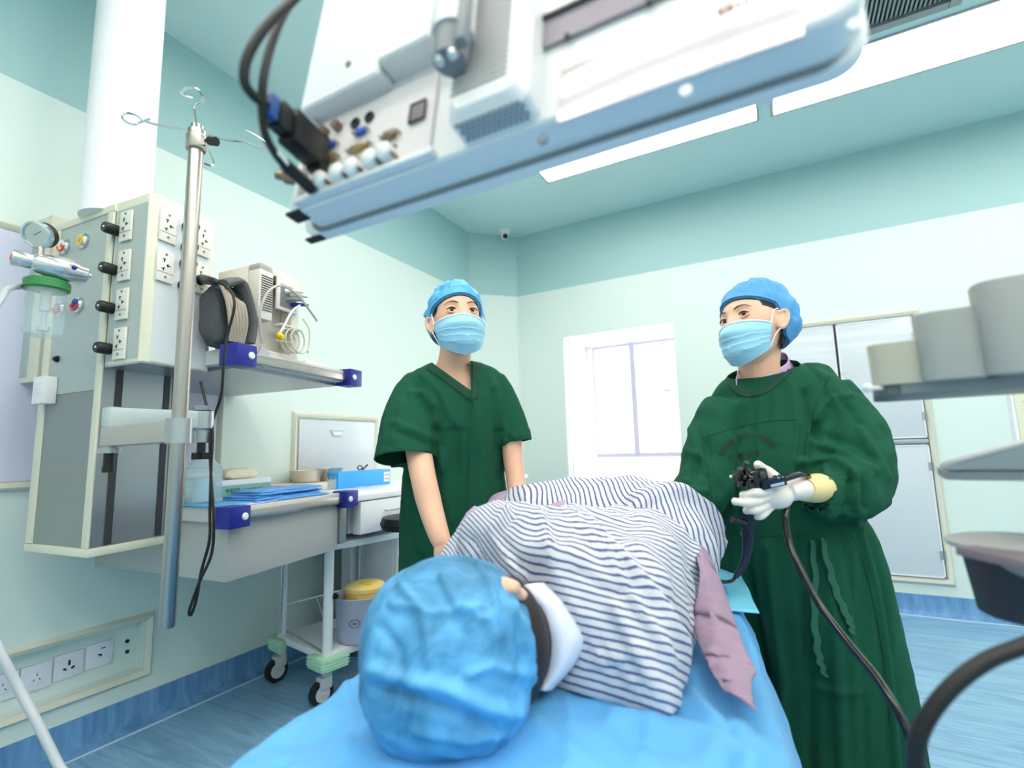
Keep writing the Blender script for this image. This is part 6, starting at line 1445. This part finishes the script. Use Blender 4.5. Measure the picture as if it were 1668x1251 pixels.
# waist ties
for nm, pts in (('waist_tie', [(1322, 880), (1328, 930), (1326, 990), (1330, 1040), (1334, 1070), (1340, 1088), (1346, 1104)]), ('waist_tie', [(1338, 876), (1352, 930), (1362, 965), (1378, 1000), (1386, 1018), (1389, 1034)])):
    P = []
    for px, py in lerp2(pts, 6):
        d = ray(px, py).normalized(); h = bt.ray_cast(CC, d)
        P.append((h[0] if h[0] else at(px, py, DB-.2))-d*.012)
    b = B(); b.grid(lambda u, v: P[min(len(P)-1, round(v*(len(P)-1)))]+rh*((u-.5)*.020*(1-.5*abs(v*2-1)**4))+fh*(.003*noise.noise(V((u*4, v*22, 0))))+rh*.003*math.sin(v*40), 4, len(P)-1)
    obj(nm, b, mat('faded green tie', (44, 100, 80), .9), gown, solid=.002)
b = B()
for s in (-1, 1): b.cyl(G(.98+s*.09, DB+.05, .04), G(.96+s*.08, DB+.05, .4), .07, .09)
obj('trousers', b, gd_, nB)
for s in (-1, 1): clog(G(.98+s*.09, DB+.02, .002), -fh, nB)
# gloves
glv = mat('white latex glove', (236, 228, 222), .45, bump=.25, bscale=90); glc = mat('yellowish glove cuff', (232, 206, 148), .45, bump=.2, bscale=80)
GD_ = 1.30
b = B()
b.tube(cr([at(1318, 797, GD_+.02), at(1300, 797, GD_), at(1280, 800, GD_-.01)], 5), lambda t: .036-.005*t, 20, flat=.85)
b.ell((0, 0, 0), (.046, .030, .036), Matrix.Translation(at(1262, 806, GD_-.015)) @ Matrix.Rotation(-yaw, 4, 'Z') @ Matrix.Rotation(.25, 4, 'Y'), 24, 16)
finger(b, [at(1258, 798, GD_-.02), at(1242, 801, GD_-.045), at(1226, 803, GD_-.055), at(1211, 806, GD_-.05)], .0128, .0105)
finger(b, [at(1254, 809, GD_-.02), at(1234, 816, GD_-.048), at(1214, 819, GD_-.056), at(1198, 817, GD_-.045)], .0130, .0106)
finger(b, [at(1255, 818, GD_-.015), at(1238, 829, GD_-.045), at(1224, 831, GD_-.052), at(1216, 832, GD_-.038)], .0124, .0102)
finger(b, [at(1257, 824, GD_-.01), at(1245, 836, GD_-.036), at(1236, 841, GD_-.042), at(1228, 840, GD_-.028)], .0116, .0096)
finger(b, [at(1276, 790, GD_+.0), at(1262, 776, GD_+.02), at(1248, 766, GD_+.022), at(1235, 757, GD_+.005)], .0140, .0115)
me = remesh(b, .003, 2); displace(me, lambda p, n: .0010*noise.noise(p*60)); obj('glove', me, glv, nB, sharp=180, label='white latex glove gripping the endoscope')
b = B(); P = cr([at(1308, 797, GD_+.0), at(1322, 797, GD_+.02), at(1334, 795, GD_+.045)], 5); b.tube(P, lambda t: .0335+.010*t, 24, flat=.9); obj('glove_cuff', b, glc, nB)
b = B(); b.tube(cr([at(1110, 846, 1.40), at(1104, 860, 1.36), at(1096, 878, 1.30)], 5), lambda t: .036-.003*t, 20); b.ell(at(1092, 892, 1.27), (.035, .04, .03), nu=18, nv=12)
for i in range(4): finger(b, [at(1084+6*i, 898, 1.25), at(1076+7*i, 914, 1.21), at(1074+7*i, 926, 1.18)], .0105, .0085)
finger(b, [at(1104, 890, 1.26), at(1112, 902, 1.22), at(1112, 914, 1.20)], .0115, .009)
me = remesh(b, .004, 2); obj('glove', me, glc, nB, sharp=180, label='yellowish glove resting behind the striped shirt')
# ---------------- endoscope
sc_t = thing('endoscope', 'black endoscope held in the white glove, its blue-black cord running down', 'endoscope', at(1225, 830, 1.27))
SB = mat('glossy black', (16, 14, 15), .25, coat=.3); NV = mat('navy tube', (14, 26, 52), .3)
SD = 1.265
def obx(c, d, rz, ry, m_, nm, bev=.003, par=sc_t):
    mm = Matrix.Translation(c) @ CM.to_3x3().to_4x4() @ Matrix.Rotation(rz, 4, 'Y'); mm = mm @ Matrix.Rotation(ry, 4, 'Z'); return obj(nm, B().box((0, 0, 0), d, mm, bev=bev), m_, par), mm
hd, hm = obx(at(1232, 781, SD), (.046, .040, .052), -.25, .2, SB, 'control_head', .007)
obj('head_button', B().lathe([(.009, 0), (.009, .004), (.0065, .006), (.001, .006)], hm @ Matrix.Translation(V((.004, -.021, .012))) @ Matrix.Rotation(PI/2, 4, 'X'), 18), dgrey, hd)
ang_ax = (CR*-1+CU*.10-CF*.25).normalized()
kb = at(1217, 778, SD-.01)
for off, r, n in ((.0, .020, 6), (.010, .024, 6), (.020, .019, 5)):
    m_ = frame_z(kb+ang_ax*off, ang_ax); poly = [m_ @ V(((r+.005*math.cos(n*a))*math.cos(a), (r+.005*math.cos(n*a))*math.sin(a), 0)) for a in [2*PI*i/60 for i in range(60)]]
    obj('angle_wheel', B().prism(poly, ang_ax*.007, bev=.0015), SB, hd)
obj('wheel_hub', B().lathe([(.010, .026), (.011, .036), (.006, .038), (.0045, .046), (.003, .047)], frame_z(kb, ang_ax), 18), dgrey, hd)
obj('hub_tip', B().ell(kb+ang_ax*.047, (.0045, .0045, .0045), nu=12, nv=8), chrome, hd)
for p in (at(1214, 760, SD-.02), at(1204, 770, SD-.03)): obj('valve', B().cyl(p, p+CU*.012-CF*.008, .006, n=14), dgrey, hd)
obj('grip', B().tube(cr([at(1228, 790, SD+.004), at(1222, 815, SD+.01), at(1220, 845, SD+.01), at(1218, 872, SD+.01)], 6), lambda t: .018-.004*t, 18), NV, sc_t)
obj('forceps_port', B().tube([at(1214, 852, SD), at(1202, 848, SD-.01), at(1192, 846, SD-.015)], [.008, .007, .0085], 12), SB, sc_t)
obj('bend_guard', B().tube(cr([at(1218, 870, SD+.01), at(1217, 895, SD+.01), at(1211, 920, SD+.005), at(1198, 940, SD)], 6), lambda t: .0145-.008*t, 14), NV, sc_t)
obj('guard_ring', B().tube(cr([at(1218, 866, SD+.01), at(1218, 873, SD+.01)], 2), .0165, 18), SB, sc_t)
obj('insertion_tube', B().tube(cr([at(1199, 938, SD), at(1190, 947, SD), at(1172, 946, 1.24), at(1150, 925, 1.28), at(1120, 905, 1.34)], 8), .0045, 10), SB, sc_t)
cs, cm = obx(at(1258, 786, SD-.015), (.062, .024, .022), -.22, 0, NV, 'cord_boot', .004)
obj('printed_label', B().box((.006, -.0125, -.004), (.034, .001, .007), cm), mat('pale blue print', (170, 196, 222), .5), cs)
obj('boot_clips', B().box((.012, -.002, .012), (.006, .022, .004), cm).box((.022, -.002, .012), (.003, .022, .004), cm), chrome, cs)
obj('universal_cord', B().tube(cr([at(1268, 783, SD-.01), at(1290, 776, SD), at(1304, 773, SD+.01), at(1316, 778, SD+.04), at(1312, 800, SD+.06), at(1288, 818, SD+.03), at(1280, 840, SD+.0), at(1284, 880, SD-.02), at(1300, 920, SD-.06), at(1335, 985, SD-.12), at(1380, 1045, SD-.2), at(1425, 1100, SD-.28), at(1460, 1155, SD-.34), at(1488, 1215, SD-.38), at(1510, 1270, SD-.4), at(1560, 1400, SD-.42)], 8), .0085, 12), SB, sc_t)
